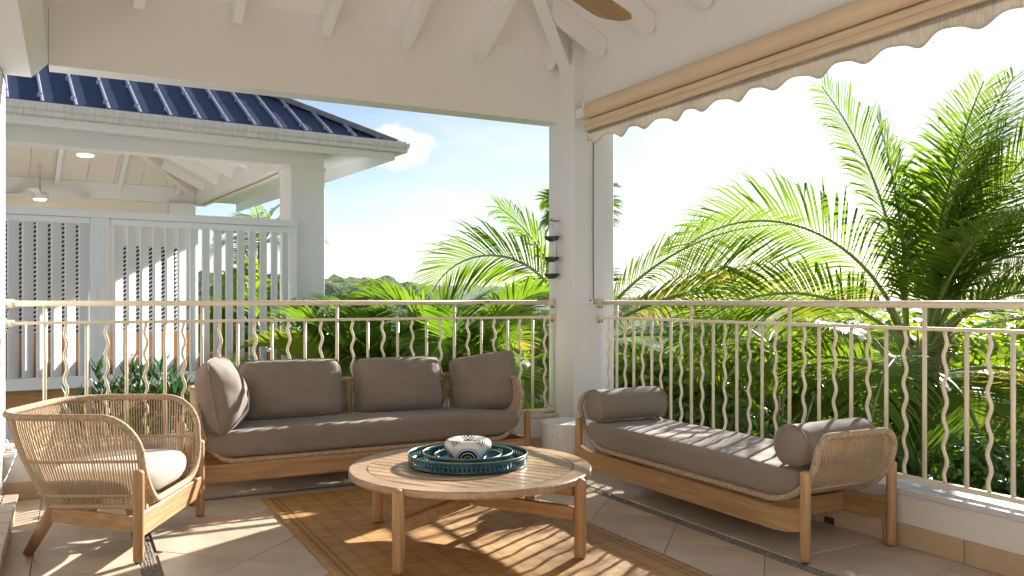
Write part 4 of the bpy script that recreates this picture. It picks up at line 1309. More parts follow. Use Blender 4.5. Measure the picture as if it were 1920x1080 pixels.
# ------------------------------------------------------------------ neighbour's pavilion
nb = thing('pavilion', "neighbouring white pavilion with a navy ribbed metal roof beyond the fence", 'pavilion', (-0.5, 10.4, 0))
NX0, NX1, NY0, NY1 = -3.3, 2.22, 8.25, 12.6     # outer faces of the columns
EX0, EX1, EY0, EY1 = NX0 - .46, 2.68, 7.47, NY1 + .6
for (x, y) in ((NX1 - .34, NY0), (NX0, NY0), (1.49, NY1 - .4), (NX0, NY1 - .4)):
    MB().box(x, x + .34, y, y + .36, -3.0, 2.39, .005).build('column', M['white'], nb)
    MB().box(x - .012, x + .352, y - .012, y + .372, 2.37, 2.40, .003).build('capital', M['white'], nb)
MB().box(NX0, NX1, NY0 + .02, NY0 + .22, 2.405, 2.62).build('beam', M['white'], nb)
MB().box(NX0, 1.838, NY1 - .32, NY1 - .1, 2.405, 2.62).build('beam', M['white'], nb)
MB().box(1.84, 2.02, NY0 + .222, NY1 - .1, 2.405, 2.62).build('beam', M['white'], nb)
MB().box(NX0 + .06, NX0 + .28, NY0 + .222, NY1 - .322, 2.405, 2.62).build('beam', M['white'], nb)
MB().box(-1.15, 1.28, NY0 + 1.9, NY0 + 2.0, 2.42, 2.60).build('tie_beam', M['white'], nb) if False else None
# roof
zE = 2.565; tS = .57
ey = (EY1 - EY0) / 2; rz_ = zE + tS * ey
xa_, xb_ = EX0 + ey, EX1 - ey
yc_ = (EY0 + EY1) / 2
q = [(EX0, EY0, zE), (EX1, EY0, zE), (EX1, EY1, zE), (EX0, EY1, zE), (xa_, yc_, rz_), (xb_, yc_, rz_)]
def slope(idx, name, mat, dz_):
    v_ = [q[i] for i in idx]; v2 = [(x, y, z - dz_) for x, y, z in v_]
    n_ = len(v_)
    MB().add(v_ + v2, [tuple(range(n_)), tuple(range(2 * n_ - 1, n_ - 1, -1))] + [(i, (i + 1) % n_, n_ + (i + 1) % n_, n_ + i) for i in range(n_)]).build(name, mat, nb)
slope((0, 1, 5, 4), 'roof_slope', M['roof'], .02); slope((1, 2, 5), 'roof_slope', M['roof'], .02)
slope((2, 3, 4, 5), 'roof_slope', M['roof'], .02); slope((3, 0, 4), 'roof_slope', M['roof'], .02)
# ribs on the front slope with their little clips
i = 0
x = 2.475
while x > EX0 + .2:
    t = min(x - EX0, EX1 - x, ey) - .04
    if t > .05:
        p0, p1 = Vector((x, EY0 + .01, zE + tS * .01 + .016)), Vector((x, EY0 + t, zE + tS * t + .016))
        rb = MB().rod(p0, p1, .021, .030, ch=.005).build('roof_rib', M['rib'], nb)
        MB().rod(p0 - Vector((0, .004, .002)), p0 - Vector((0, -.004, -.001)), .026, .034).build('rib_end', M['dark'], rb)
        d = (p1 - p0).normalized(); s_ = .18
        while s_ < t * 1.13:
            c_ = p0 + d * s_; cb = MB(); cb.box(c_.x - .026, c_.x + .015, c_.y - .008, c_.y + .008, c_.z - .016, c_.z + .0185); s_ += .52
            cb.build('rib_clip', M['rib'], rb)
    x -= .2295
for (a, b) in ((1, 5), (0, 4), (2, 5), (3, 4)):
    p0, p1 = Vector(q[a]), Vector(q[b])
    MB().rod(p0 + Vector((0, 0, .006)), p1 + Vector((0, 0, .006)), .20, .05).build('hip_cap', M['ridge'], nb)
MB().rod(Vector(q[4]) + Vector((0, 0, .03)), Vector(q[5]) + Vector((0, 0, .03)), .22, .04).build('ridge_cap', M['ridge'], nb)
# gutters and fascia, front and right side
def gut(axis):
    pr_ = [(-.100, .0), (-.108, .006), (-.112, -.02), (-.104, -.045), (-.088, -.058), (-.085, -.088), (-.02, -.090), (.0, -.090), (.0, -.006), (-.012, -.006), (-.016, -.078), (-.076, -.078), (-.094, -.04), (-.098, -.010)]
    if axis == 'x':
        pts_ = [(EY0 + .035 + a, zE + .006 + b) for a, b in pr_]
        MB().prism(pts_, 'x', EX0 - .04, EX1 + .03).build('gutter', M['gutter'], nb)
        MB().box(EX0 + .02, EX1 - .045, EY0 + .04, EY0 + .06, zE - .145, zE - .012).build('fascia', M['white'], nb)
    else:
        pts_ = [(EX1 - .035 - a, zE + .006 + b) for a, b in pr_]
        MB().prism(pts_, 'y', EY0 - .05, EY1 + .03).build('gutter', M['gutter'], nb)
        MB().box(EX1 - .06, EX1 - .04, EY0 + .04, EY1 - .04, zE - .145, zE - .012).build('fascia', M['white'], nb)
gut('x'); gut('y')
MB().box(EX0 + .1, EX1 - .062, EY0 + .062, NY0 + .018, 2.535, 2.548).build('soffit', M['white'], nb)
MB().box(NX1 + .002, EX1 - .062, NY0 + .019, EY1 - .1, 2.535, 2.548).build('soffit', M['white'], nb)
# inside: boarded hip ceiling, rafters
IX0, IX1, IY0, IY1, iz = NX0 + .28, 1.84, NY0 + .22, NY1 - .32, 2.622
hy_ = (IY1 - IY0) / 2; iyc = (IY0 + IY1) / 2; izr = iz + tS * .86 * hy_
ts2 = tS * .86
qi = [(IX0, IY0, iz), (IX1, IY0, iz), (IX1, IY1, iz), (IX0, IY1, iz), (IX0 + hy_, iyc, izr), (IX1 - hy_, iyc, izr)]
def iboards(kind):
    lo, hi = (IX0, IX1) if kind in 'bf' else (IY0, IY1)
    a = lo
    while a < hi - 1e-4:
        b_ = min(a + .32, hi)
        cut = [a + .002, b_ - .002]
        for br in ((IX0 + hy_, IX1 - hy_) if kind in 'bf' else (iyc,)):
            if a + .01 < br < b_ - .01: cut.insert(1, br)
        top = (lambda s_: min(s_ - IX0, IX1 - s_, hy_)) if kind in 'bf' else (lambda s_: min(s_ - IY0, IY1 - s_))
        pl_ = [(s_, 0.) for s_ in cut] + [(s_, max(0, top(s_))) for s_ in reversed(cut)]
        vs = []
        for zo in (0, .02):
            for s_, t_ in pl_:
                z_ = iz + ts2 * t_ + zo
                vs.append({'b': (s_, IY1 - t_, z_), 'f': (s_, IY0 + t_, z_), 'r': (IX1 - t_, s_, z_), 'l': (IX0 + t_, s_, z_)}[kind])
        n_ = len(pl_)
        MB().add(vs, [tuple(range(n_)), tuple(range(2 * n_ - 1, n_ - 1, -1))] + [(i_, (i_ + 1) % n_, n_ + (i_ + 1) % n_, n_ + i_) for i_ in range(n_)]).build('ceiling_board', M['warm'], nb)
        a = b_
for kd in 'brlf': iboards(kd)
for a, b_ in ((0, 4), (1, 5), (2, 5), (3, 4)):
    MB().rod(Vector(qi[a]) - Vector((0, 0, .06)), Vector(qi[b_]) - Vector((0, 0, .06)), .09, .14).build('hip_rafter', M['warm'], nb)
x = IX0 + .3
while x < IX1 - .2:
    t = min(x - IX0, IX1 - x, hy_) - .05
    MB().rod((x, IY1, iz - .05), (x, IY1 - t, iz - .05 + ts2 * t), .055, .11).build('rafter', M['white'], nb); x += .72
y = IY0 + .35
while y < IY1 - .2:
    t = min(y - IY0, IY1 - y) - .05
    MB().rod((IX1, y, iz - .05), (IX1 - t, y, iz - .05 + ts2 * t), .055, .11).build('rafter', M['white'], nb); y += .72
MB().box(NX0 - .1, NX1 + .05, NY0 - .15, NY1 + .05, -3.3, .20).build('podium', M['white'], nb)
MB().box(NX0, NX0 + .2, NY0 + .4, NY1 - .42, .2, 2.403).build('back_wall', M['warm'], nb)
MB().box(NX0 + .21, 1.488, NY1 - .30, NY1 - .12, .2, 2.403).build('back_wall', M['warm'], nb)
# lit lamps and fan inside
m, nt, b = newmat('warm_lamp'); b.inputs['Emission Color'].default_value = (1, .80, .50, 1); b.inputs['Emission Strength'].default_value = 3.0
b.inputs['Base Color'].default_value = (.9, .8, .6, 1); M['lamp'] = m
p = at(160, 292, 9.0)
cl = thing('ceiling_light', "lit round ceiling light fixed below the pavilion's tie beam", 'lamp', (p.x, p.y, p.z))
MB().lathe([(0, .05), (.085, .05), (.090, .045), (.090, .008), (.0, .008)], 28).build('housing', M['white'], cl, False)
MB().lathe([(0, -.012), (.055, -.010), (.082, .0), (.084, .0075), (0, .0075)], 28).build('diffuser', M['lamp'], cl, False)
MB().box(-.02, .02, -.02, .02, .051, .60).build('drop_rod', M['white'], cl, False)
p = at(75, 368, 10.3)
nf = thing('ceiling_fan', "three-bladed white fan with a lit lamp hanging inside the pavilion", 'fan', (p.x, p.y, p.z))
MB().tube([(0, 0, .06), (0, 0, 1.4)], .010, 8).build('downrod', M['steel'], nf, False)
MB().lathe([(0, .06), (.06, .055), (.09, .03), (.095, -.02), (.085, -.035), (0, -.035)], 24).build('motor', M['white'], nf, False)
MB().lathe([(0, -.055), (.06, -.05), (.075, -.036), (0, -.036)], 24).build('diffuser', M['lamp'], nf, False)
for k in range(3):
    a = k * 2.094 + .45
    o = MB().prism([(.08, -.03), (.60, -.055), (.62, 0), (.60, .05), (.08, .03)], 'z', .018, .028).build('blade', M['white'], nf, False)
    o.matrix_basis = Matrix.Rotation(a, 4, 'Z') @ Matrix.Rotation(R(8), 4, 'X')
# thin cable strung along the inside of the right beam
ck = thing('wall_cable', "thin cable clipped along the inside of the pavilion's right beam", 'cable', (1.93, 9.5, 2.40))
MB().tube([(1.915, NY0 + .40, 2.398), (1.91, 9.4, 2.386), (1.915, 10.6, 2.394), (1.91, NY1 - .5, 2.388)], .007, 6).build('cable', M['teak_x'], ck)

# ------------------------------------------------------------------ louvred privacy fence
fe = thing('privacy_fence', 'tall white fence of upright angled slats in front of the pavilion', 'fence', (.7, 8.25, .2))
FY = 8.18
MB().box(-1.6, 1.905, FY - .035, FY + .035, 1.795, 1.862, .004).build('top_rail', M['fence'], fe)
MB().box(-1.6, 1.905, FY - .028, FY + .028, .352, .452, .004).build('bottom_rail', M['fence'], fe)
MB().box(-1.6, .116, FY - .02, FY + .02, 1.742, 1.793, .003).build('head_trim', M['fence'], fe)
MB().box(.27, 1.86, FY - .02, FY + .02, 1.735, 1.793, .003).build('head_trim', M['fence'], fe)
MB().box(.118, .266, FY - .034, FY + .034, .21, 1.794, .003).build('post', M['fence'], fe)
for k in range(5):
    MB().box(.132 + k * .026, .144 + k * .026, FY - .039, FY - .0342, .46, 1.78, .002).build('flute', M['fence'], fe)
MB().box(1.86, 1.905, FY - .034, FY + .034, .21, 1.794, .003).build('post', M['fence'], fe)
sl = MB().box(-.056, .056, -.0075, .0075, .453, 1.741, .002).mesh('slat'); sl.materials.append(M['fence'])
base = Vector(fe.location)
rr = random.Random(8)
def slats(x0, x1, p):
    x = x0
    while x < x1:
        o = link('slat', sl, None, fe)
        o.location = Vector((x, FY, 0)) - base
        o.rotation_euler = (0, 0, R(45 + rr.uniform(-2, 2)))
        x += p
slats(-1.4825, .08, .1035); slats(.335, 1.84, .1045)
MB().box(-1.6, 1.90, FY + .055, FY + .075, .21, .60).build('bamboo_screen', M['bamboo'], fe)

# striped cloth and wooden chest glimpsed through the slats
m, nt, b = newmat('striped_cloth')
v = coords(nt, (1, 1, 1), 'Object', (0, R(28), 0)); wv_ = N(nt, 'ShaderNodeTexWave', Scale=9.0); wv_.bands_direction = 'Z'
nt.links.new(v, wv_.inputs['Vector'])
rp = N(nt, 'ShaderNodeValToRGB'); rp.color_ramp.interpolation = 'CONSTANT'
rp.color_ramp.elements[0].color = (.70, .70, .68, 1); rp.color_ramp.elements[1].position = .5; rp.color_ramp.elements[1].color = (.012, .014, .03, 1)
nt.links.new(wv_.outputs['Fac'], rp.inputs[0]); nt.links.new(rp.outputs[0], b.inputs['Base Color']); b.inputs['Roughness'].default_value = .9
M['stripe'] = m
def curtain(x0, x1, y, z0, z1, label):
    vs, fs = [], []; n_ = 60
    for i_ in range(n_ + 1):
        x = x0 + (x1 - x0) * i_ / n_
        yy_ = y + .035 * math.sin(x * 26) + .015 * math.sin(x * 61)
        vs += [(x, yy_, z0), (x, yy_, z1)]
    for i_ in range(n_): fs.append((2 * i_, 2 * i_ + 2, 2 * i_ + 3, 2 * i_ + 1))
    o = MB().add(vs, fs, True).build('striped_curtain', M['stripe'])
    o.modifiers.new('thick', 'SOLIDIFY').thickness = .003
    tag(o, label, 'curtain', 'striped cloths hung behind the fence')
curtain(-.55, .10, 8.75, .62, 1.78, 'navy and white striped cloth behind the left slats of the fence')
curtain(.42, 1.02, 8.80, .66, 1.60, 'navy and white striped cloth behind the middle slats of the fence')
ww = thing('wooden_bench', 'low wooden bench glimpsed through gaps of the white fence', 'bench', (.2, 8.62, .2))
MB().box(-1.2, 1.0, 8.55, 8.60, .30, .80).build('bench_back', M['bamboo'], ww)
MB().box(-1.2, 1.0, 8.602, 8.70, .50, .55).build('seat', M['bamboo'], ww)
for x in (-1.15, -.1, .95): MB().box(x - .03, x + .03, 8.605, 8.69, .201, .499).build('leg', M['bamboo'], ww)

# the neighbour's plot is turned a few degrees against this terrace
bpy.context.view_layer.update()
PIV = Matrix.Translation((2.05, 8.25, 0)) @ Matrix.Rotation(R(5), 4, 'Z') @ Matrix.Translation((-2.05, -8.25, 0))
for o in [nb, fe, ck, ww] + [o_ for o_ in SC.objects if o_.name.startswith('striped_curtain')]:
    o.matrix_basis = PIV @ o.matrix_basis
# planter ledge between the two terraces; pale gravel added to bounce sun
pl = thing('planter_wall', 'low white planter wall below the fence', 'planter', (.6, 7.6, -1))
MB().box(-2.0, 2.5, 7.35, 7.50, -3.0, .02).build('wall_body', M['white'], pl)
MB().box(-2.0, 2.5, 5.62, 7.348, -3.0, -.35).build('bounce_bed', M['pot'], pl)

# ------------------------------------------------------------------ vegetation builders
def frond_mesh(L, th0, kap, nl, ll, seed, twist=0.0, wleaf=0.030, vup=.35, sag=.35, t0=.16, swirl=0.0, fwd=.62, stiff=0.0, stalk_r=.016, az=0.0, tipfold=0.0):
    """one feather frond in local space, base at the origin, leaving along direction az, th0 = start angle, kap = how far it bends down"""
    r = random.Random(seed)
    seg = 22
    P, Tn = [Vector((0, 0, 0))], []
    for i in range(seg):
        t = (i + .5) / seg
        th = th0 - kap * t ** 1.3
        a = az + swirl * t
        d = Vector((math.cos(a) * math.cos(th), math.sin(a) * math.cos(th), math.sin(th)))
        Tn.append(d); P.append(P[-1] + d * (L / seg))
    Tn.append(Tn[-1])
    leaf = MB()
    def pt(t):
        f_ = t * seg; i = min(int(f_), seg - 1); q_ = f_ - i
        return P[i].lerp(P[i + 1], q_), Tn[i].lerp(Tn[i + 1], q_).normalized()
    for k in range(nl):
        for sd in (-1, 1):
            t = t0 + (1 - t0) * max(0.0, (k + .5 * (sd > 0) + r.uniform(-.25, .25)) / nl) ** .93
            t = min(.998, max(t0, t))
            p, d = pt(t)
            upv = Vector((0, 0, 1)); sdv = d.cross(upv)
            if sdv.length < .05: sdv = d.cross(Vector((math.cos(az), math.sin(az), 0)))
            sdv.normalize(); nv = sdv.cross(d).normalized()
            rot = Quaternion(d, twist * (0.35 + .65 * t))
            sdv = rot @ sdv; nv = rot @ nv
            u = (t - t0) / (1 - t0)
            ln = ll * (0.42 + .75 * math.sin(math.pi * (0.12 + .80 * u)) ** .8) * (1 - .42 * u ** 3) * r.uniform(.88, 1.08)
            fw = fwd + .75 * u ** 2 + r.uniform(-.07, .07)
            dr = (sdv * sd + d * fw + nv * (vup * (1 - .5 * u)) + Vector((r.uniform(-.05, .05), r.uniform(-.05, .05), r.uniform(-.05, .05)))).normalized()
            w0 = wleaf * (.55 + .45 * math.sin(math.pi * min(1, u + .15))) * r.uniform(.85, 1.15)
            wd = d - dr * d.dot(dr); wd = wd.normalized()
            sg = sag * r.uniform(.6, 1.4)
            g1 = Vector((0, 0, -1)) * ln * sg * .10; g2 = Vector((0, 0, -1)) * ln * sg * .42; g3 = Vector((0, 0, -1)) * ln * sg
            a0_, a1_, a2_, a3_ = p, p + dr * ln * .35 + g1, p + dr * ln * .70 + g2, p + dr * ln * .98 + g3
            if tipfold and r.random() < tipfold: a3_ = a2_ + Vector((r.uniform(-.1, .1), r.uniform(-.1, .1), -.3)) * ln * .9
            fold = dr.cross(wd) * w0 * .22
            leaf.add([a0_ - wd * w0 * .25, a0_ + wd * w0 * .25, a1_ - wd * w0 * .5 + fold, a1_ + wd * w0 * .5 + fold, a2_ - wd * w0 * .40, a2_ + wd * w0 * .40, a3_],
                     [(0, 1, 3, 2), (2, 3, 5, 4), (4, 5, 6)], True)
    st_ = MB().tube(P, [stalk_r * (1 - .82 * (i / seg)) + .002 for i in range(seg + 1)], 6)
    return leaf, st_
def add_frond(parent, mat, base=(0, 0, 0), stalk='stalk', **kw):
    lf, st_ = frond_mesh(**kw)
    o = lf.build('frond', mat, parent, False, fix=False); o.location = base
    s_ = st_.build('midrib', M[stalk], o, False, fix=False)
    return o
AZ_L = math.atan2(-S_, C_)      # world angle of "to the right in the picture"
def az_pic(deg):                # 0 = right in the picture, 90 = away, 180 = left, 270 = towards the camera
    return AZ_L + R(deg)

def trunk(parent, h0, h1, r0, r1, lean=(0, 0), rings=14):
    pts, rad_ = [], []
    n_ = rings * 2
    for i in range(n_ + 1):
        t = i / n_
        pts.append((lean[0] * t * t, lean[1] * t * t, h0 + (h1 - h0) * t))
        rad_.append((r0 + (r1 - r0) * t) * (1.0 if i % 2 else 1.05))
    return MB().tube(pts, rad_, 14).build('trunk', M['bark'], parent, False)

# the big coconut palm at the right
pa = at(1722, 640, 8.2)
pA = thing('coconut_palm', 'big coconut palm with bright fronds beyond the right railing', 'palm', (pa.x, pa.y, GZ))
cz = pa.z - GZ
trunk(pA, 0, cz - .15, .20, .15)
rp_ = random.Random(21)
for k in range(12):       # old leaf bases and dry sheaths round the top of the trunk
    a = k * 2.4 + .3; zz = cz - 1.0 + .085 * k
    b0 = Vector((.10 * math.cos(a), .10 * math.sin(a), zz))
    MB().tube([b0, b0 + Vector((.12 * math.cos(a), .12 * math.sin(a), .22)), b0 + Vector((.30 * math.cos(a), .30 * math.sin(a), .42 + .1 * rp_.random()))], [.075, .05, .012], 8, flat=(1, .45)).build('dry_sheath', M['sheath' if k % 3 else 'stalk'], pA, False)
fr = [ # azimuth in the picture, start elevation, bend, length, twist, yellow
    (178, 72, 115, 2.9, 1.2, 0), (172, 86, 30, 2.75, .5, 0), (160, 90, 16, 2.3, -.4, 0), (10, 84, 30, 2.85, .3, 0), (350, 88, 20, 2.6, .9, 0),
    (340, 78, 44, 2.8, -.6, 0), (5, 64, 66, 2.9, -.9, 0), (350, 50, 88, 2.7, -.7, 0), (20, 40, 90, 2.6, .8, 0), (330, 66, 60, 2.3, .6, 0),
    (190, 24, 84, 2.4, .8, 0), (235, 30, 105, 2.2, .5, 0), (75, 18, 80, 2.4, .2, 0), (285, 72, 70, 2.0, .4, 0),
    (310, 48, 110, 2.3, -.4, 0), (215, 10, 110, 2.2, .5, 0), (335, 20, 120, 2.3, -.5, 0), (262, 14, 120, 2.1, .3, 0), (176, 6, 100, 2.1, .5, 1), (10, 8, 108, 2.4, -.4, 1),
    (305, 2, 95, 2.2, .3, 0), (345, -10, 80, 2.1, -.3, 1), (195, -12, 72, 2.0, .3, 1), (245, -8, 80, 2.1, .3, 0), (270, -18, 66, 1.9, .2, 0),
    (184, 42, 96, 2.5, 1.0, 0), (200, 8, 80, 2.2, .5, 0), (185, 20, 90, 2.3, .9, 0),
    (320, 84, 26, 2.2, .5, 0), (290, 86, 30, 1.9, -.5, 0), (0, 74, 40, 2.3, .6, 0), (30, 64, 60, 2.4, -.5, 0)]
for i, (a, e, kp, L, tw, yl) in enumerate(fr):
    rr_ = .10
    az = az_pic(a)
    add_frond(pA, M['palm_y' if yl else 'palm'], (rr_ * math.cos(az), rr_ * math.sin(az), cz - (.05 if e > 30 else .35) + .004 * (i % 5)), L=L, th0=R(e), kap=R(kp), nl=64 if i < 2 else 78, ll=.80, seed=100 + i, twist=tw,
              wleaf=.025, vup=.30, sag=.30 if not yl else .6, t0=.17, swirl=R(rp_.uniform(-12, 12)), az=az, stalk_r=.022, tipfold=.06)

def small_palm(px, py, d, label, n_, L, seed, mat='palm', spread=(15, 85), ll=.55, nl=70, group='palms beyond the railing', crown_h=None, wleaf=.03, azs=None, name='coconut_palm', tr=.10, kapr=(45, 100)):
    p = at(px, py, d); r = random.Random(seed)
    t = thing(name, label, 'palm', (p.x, p.y, GZ), 0, group)
    h = p.z - GZ
    trunk(t, 0, h - .05, tr * 1.3, tr)
    for i in range(n_):
        a = (i * 137.5 + r.uniform(-15, 15)) if azs is None else azs[i % len(azs)] + r.uniform(-6, 6)
        e = spread[1] - (spread[1] - spread[0]) * (i / max(1, n_ - 1)) ** .9 + r.uniform(-5, 5)
        az = az_pic(a)
        add_frond(t, M[mat] if r.random() > .1 else M['palm_y'], (.05 * math.cos(az), .05 * math.sin(az), h - .004 * i), L=L * r.uniform(.86, 1.1), th0=R(e), kap=R(r.uniform(*kapr)), nl=nl, ll=ll, seed=seed * 50 + i,
                  twist=r.uniform(-.9, .9), wleaf=wleaf, vup=.28, sag=.32, t0=.18, swirl=R(r.uniform(-15, 15)), az=az, stalk_r=.018, tipfold=.05)
    return t
# palm just behind the corner column: fronds show on both sides of it
pb = at(1078, 642, 9.2)
pB = thing('coconut_palm', 'coconut palm mostly hidden behind the corner column', 'palm', (pb.x, pb.y, GZ))
cz = pb.z - GZ
trunk(pB, 0, cz - .05, .17, .13)
for i, (a, e, kp, L, tw, yl) in enumerate([(182, 84, 150, 1.9, 1.1, 0), (172, 84, 50, 1.5, .5, 0), (188, 30, 90, 1.2, .6, 0), (4, 54, 58, 2.4, -.8, 0), (12, 34, 50, 2.0, -.9, 0), (358, 36, 60, 2.3, -.7, 1), (8, 14, 62, 2.1, -.5, 0),
                                         (80, 60, 70, 1.7, .3, 0), (185, 14, 80, 1.5, .4, 0), (270, 50, 110, 1.3, .2, 0)]):
    az = az_pic(a)
    add_frond(pB, M['palm_y' if yl else 'palm'], (.06 * math.cos(az), .06 * math.sin(az), cz - .004 * i), L=L * 1.17, th0=R(e), kap=R(kp), nl=68, ll=.70, seed=300 + i, twist=tw, wleaf=.024, vup=.30, sag=.30, t0=.17, az=az, stalk_r=.02, tipfold=.05, swirl=R((i % 3 - 1) * 8))
small_palm(1092, 400, 15, 'tall distant palm whose tips peep out behind the corner column', 14, .74, 41, 'palm', (10, 80), .42, 40, tr=.10)
small_palm(492, 452, 24, 'distant palm top showing under the pavilion roof', 16, 1.7, 43, 'palm', (0, 85), .55, 36, tr=.12)
small_palm(2150, 600, 10.5, 'leafy palm reaching in from the right edge of the picture', 13, 2.9, 44, 'palm', (-5, 62), .7, 90, tr=.14, wleaf=.024)
small_palm(1440, 640, 12.0, 'pale green palm behind the hedge, left of the big palm', 11, 1.7, 45, 'palm', (-10, 45), .6, 70, tr=.12, wleaf=.022)

def areca(px, py, d, label, seed, n_=16, L=1.45, ht=0.0, mat='areca', azs=None, ll=.40):
    p = at(px, py, d); r = random.Random(seed)
    t = thing('areca_palm', label, 'palm', (p.x, p.y, GZ + .3), 0, 'bushy palms behind the sofa')
    h = p.z - GZ - .3
    for k in range(5):
        a = k * 1.257 + seed
        q_ = Vector((.16 * math.cos(a), .16 * math.sin(a), 0))
        MB().tube([q_ * .7, q_ + Vector((0, 0, h * .6)), q_ * 1.3 + Vector((0, 0, h))], [.028, .022, .016], 8).build('stem', M['stalk'], t, False)
    for i in range(n_):
        a = (i * 137.5 + r.uniform(-20, 20)) if azs is None else azs[i % len(azs)] + r.uniform(-12, 12)
        az = az_pic(a); e = 84 - 62 * (i / (n_ - 1)) + r.uniform(-6, 6)
        q_ = Vector((.19 * math.cos(i * 1.9), .19 * math.sin(i * 1.9), h - .012 * i))
        add_frond(t, M[mat] if r.random() > .12 else M['lime'], q_, L=L * r.uniform(.8, 1.12), th0=R(e), kap=R(r.uniform(60, 110)), nl=40, ll=ll, seed=seed * 70 + i, twist=r.uniform(-.5, .5), wleaf=.030,
                  vup=.55, sag=.22, t0=.22, az=az, stalk_r=.012, swirl=R(r.uniform(-14, 14)), fwd=.75)
    return t
areca(700, 715, 7.2, 'bushy areca palm behind the right half of the sofa back', 2, 17, 1.02)
areca(865, 705, 7.0, 'bushy areca palm behind the right end of the sofa', 3, 17, 1.12)
areca(775, 760, 8.4, 'areca palm set back behind the two bushy ones', 4, 14, 1.0)
areca(640, 760, 6.9, 'low areca palm beside the pavilion column', 5, 14, 1.0, azs=(180, 150, 210, 20, 90, 160, 195))
areca(980, 750, 7.6, 'areca palm standing close to the left of the corner column', 6, 12, .9)

def bush(px, py, d, rx, ry, rz2, label, seed, nl, mat, ls=.055, name='bush', group=None, slim=.5, zc=0.0, flowers=0, cat='bush', droop=.0):
    """leafy bush: lumpy body of leaf clumps; top of the crown at the picture row py"""
    p = at(px, py, d); r = random.Random(seed)
    t = thing(name, label, cat, (p.x, p.y, p.z - 2 * rz2), 0, group)
    lf = MB(); fl = MB()
    cl_ = []
    for k in range(max(10, int(26 * (rx + ry + rz2) / 2))):
        while True:
            v_ = Vector((r.uniform(-1, 1), r.uniform(-1, 1), r.uniform(-1, 1)))
            if .25 < v_.length < 1: break
        cl_.append((v_.x * rx * .82, v_.y * ry * .82, rz2 + v_.z * rz2 * .82, r.uniform(.22, .40) * min(rx, ry, rz2)))
    for i in range(nl):
        cx_, cy_, cz_, cr = r.choice(cl_)
        dv = Vector((r.gauss(0, 1), r.gauss(0, 1), r.gauss(0, 1))).normalized()
        rad_ = cr * (r.uniform(.55, 1.08))
        c_ = Vector((cx_, cy_, cz_)) + dv * rad_
        nrm = (dv + Vector((r.uniform(-.7, .7), r.uniform(-.7, .7), r.uniform(-.2, .9)))).normalized()
        tg = nrm.cross(Vector((r.uniform(-1, 1), r.uniform(-1, 1), r.uniform(-1, 1)))).normalized()
        if droop: tg = (tg + Vector((0, 0, -droop))).normalized()
        bt = nrm.cross(tg).normalized()
        s_ = ls * r.uniform(.65, 1.3)
        lf.add([c_ - tg * s_, c_ + bt * s_ * slim + nrm * s_ * .12, c_ + tg * s_, c_ - bt * s_ * slim + nrm * s_ * .12], [(0, 1, 2), (0, 2, 3)])
        if flowers and i % flowers == 0:
            for q_ in range(5):
                a = q_ * 1.257
                e1 = (tg * math.cos(a) + bt * math.sin(a)); e2 = (tg * math.cos(a + 1.0) + bt * math.sin(a + 1.0))
                c2 = c_ + dv * .03
                fl.add([c2, c2 + e1 * .024 + nrm * .008, c2 + (e1 + e2) * .02 + nrm * .006, c2 + e2 * .018], [(0, 1, 2, 3)])
    tag(lf.build('foliage', M[mat], t, False, fix=False), kind='stuff')
    if flowers: tag(fl.build('flowers', M['pink'], t, False, fix=False), kind='stuff')
    for k in range(5):
        a = k * 1.257 + .4
        MB().tube([(.05 * math.cos(a), .05 * math.sin(a), -.4), (.3 * rx * math.cos(a), .3 * ry * math.sin(a), rz2 * .9), (.5 * rx * math.cos(a), .5 * ry * math.sin(a), rz2 * 1.5)], [.022, .014, .006], 6).build('stem', M['bark'], t, False)
    return t
GH = 'bushes of the hedge beyond the right railing'
bush(1200, 632, 7.4, .75, .7, .8, 'sunlit hedge bush nearest the corner column', 11, 7000, 'hedge', .050, group=GH)
bush(1310, 628, 7.0, .75, .7, .85, 'sunlit hedge bush behind the middle of the daybed', 12, 7000, 'hedge', .050, group=GH)
bush(1440, 640, 6.7, .7, .7, .8, 'hedge bush just left of the yellow fronds', 13, 7000, 'hedge', .050, group=GH)
bush(1565, 690, 8.2, .8, .8, .8, 'hedge bush behind the near bolster', 14, 6000, 'hedge', .050, group=GH)
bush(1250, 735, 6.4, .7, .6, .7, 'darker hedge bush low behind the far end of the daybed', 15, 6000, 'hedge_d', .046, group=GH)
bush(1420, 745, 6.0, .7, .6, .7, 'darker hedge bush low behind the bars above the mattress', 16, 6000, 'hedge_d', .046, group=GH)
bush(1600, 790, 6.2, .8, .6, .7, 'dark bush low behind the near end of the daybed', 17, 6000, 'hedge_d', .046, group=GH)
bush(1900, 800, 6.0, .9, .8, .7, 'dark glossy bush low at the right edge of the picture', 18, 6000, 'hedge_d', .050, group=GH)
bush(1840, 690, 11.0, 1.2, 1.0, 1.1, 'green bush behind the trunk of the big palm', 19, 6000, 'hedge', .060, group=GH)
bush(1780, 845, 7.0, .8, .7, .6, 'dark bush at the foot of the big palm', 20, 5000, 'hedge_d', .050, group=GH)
bush(1015, 640, 7.4, .42, .5, .75, 'broad-leaved shrub beside the corner column behind the far railing', 21, 2600, 'broad', .085, name='shrub', slim=.42)
bush(930, 700, 8.8, .8, .7, .8, 'green shrub filling the gap between the areca palms', 22, 4500, 'broad', .070, name='shrub', slim=.42)
bush(690, 690, 9.6, .9, .7, .9, 'dark shrub behind the areca palms by the pavilion column', 23, 5000, 'hedge_d', .060, name='shrub')
bush(1130, 655, 9.4, .8, .7, .9, 'leafy shrub hidden behind the corner column', 24, 4000, 'hedge', .060, name='shrub')
bush(800, 770, 6.9, 1.1, .4, .5, 'low leafy shrub just behind the sofa back', 25, 4200, 'broad', .060, name='shrub', slim=.35, flowers=130)
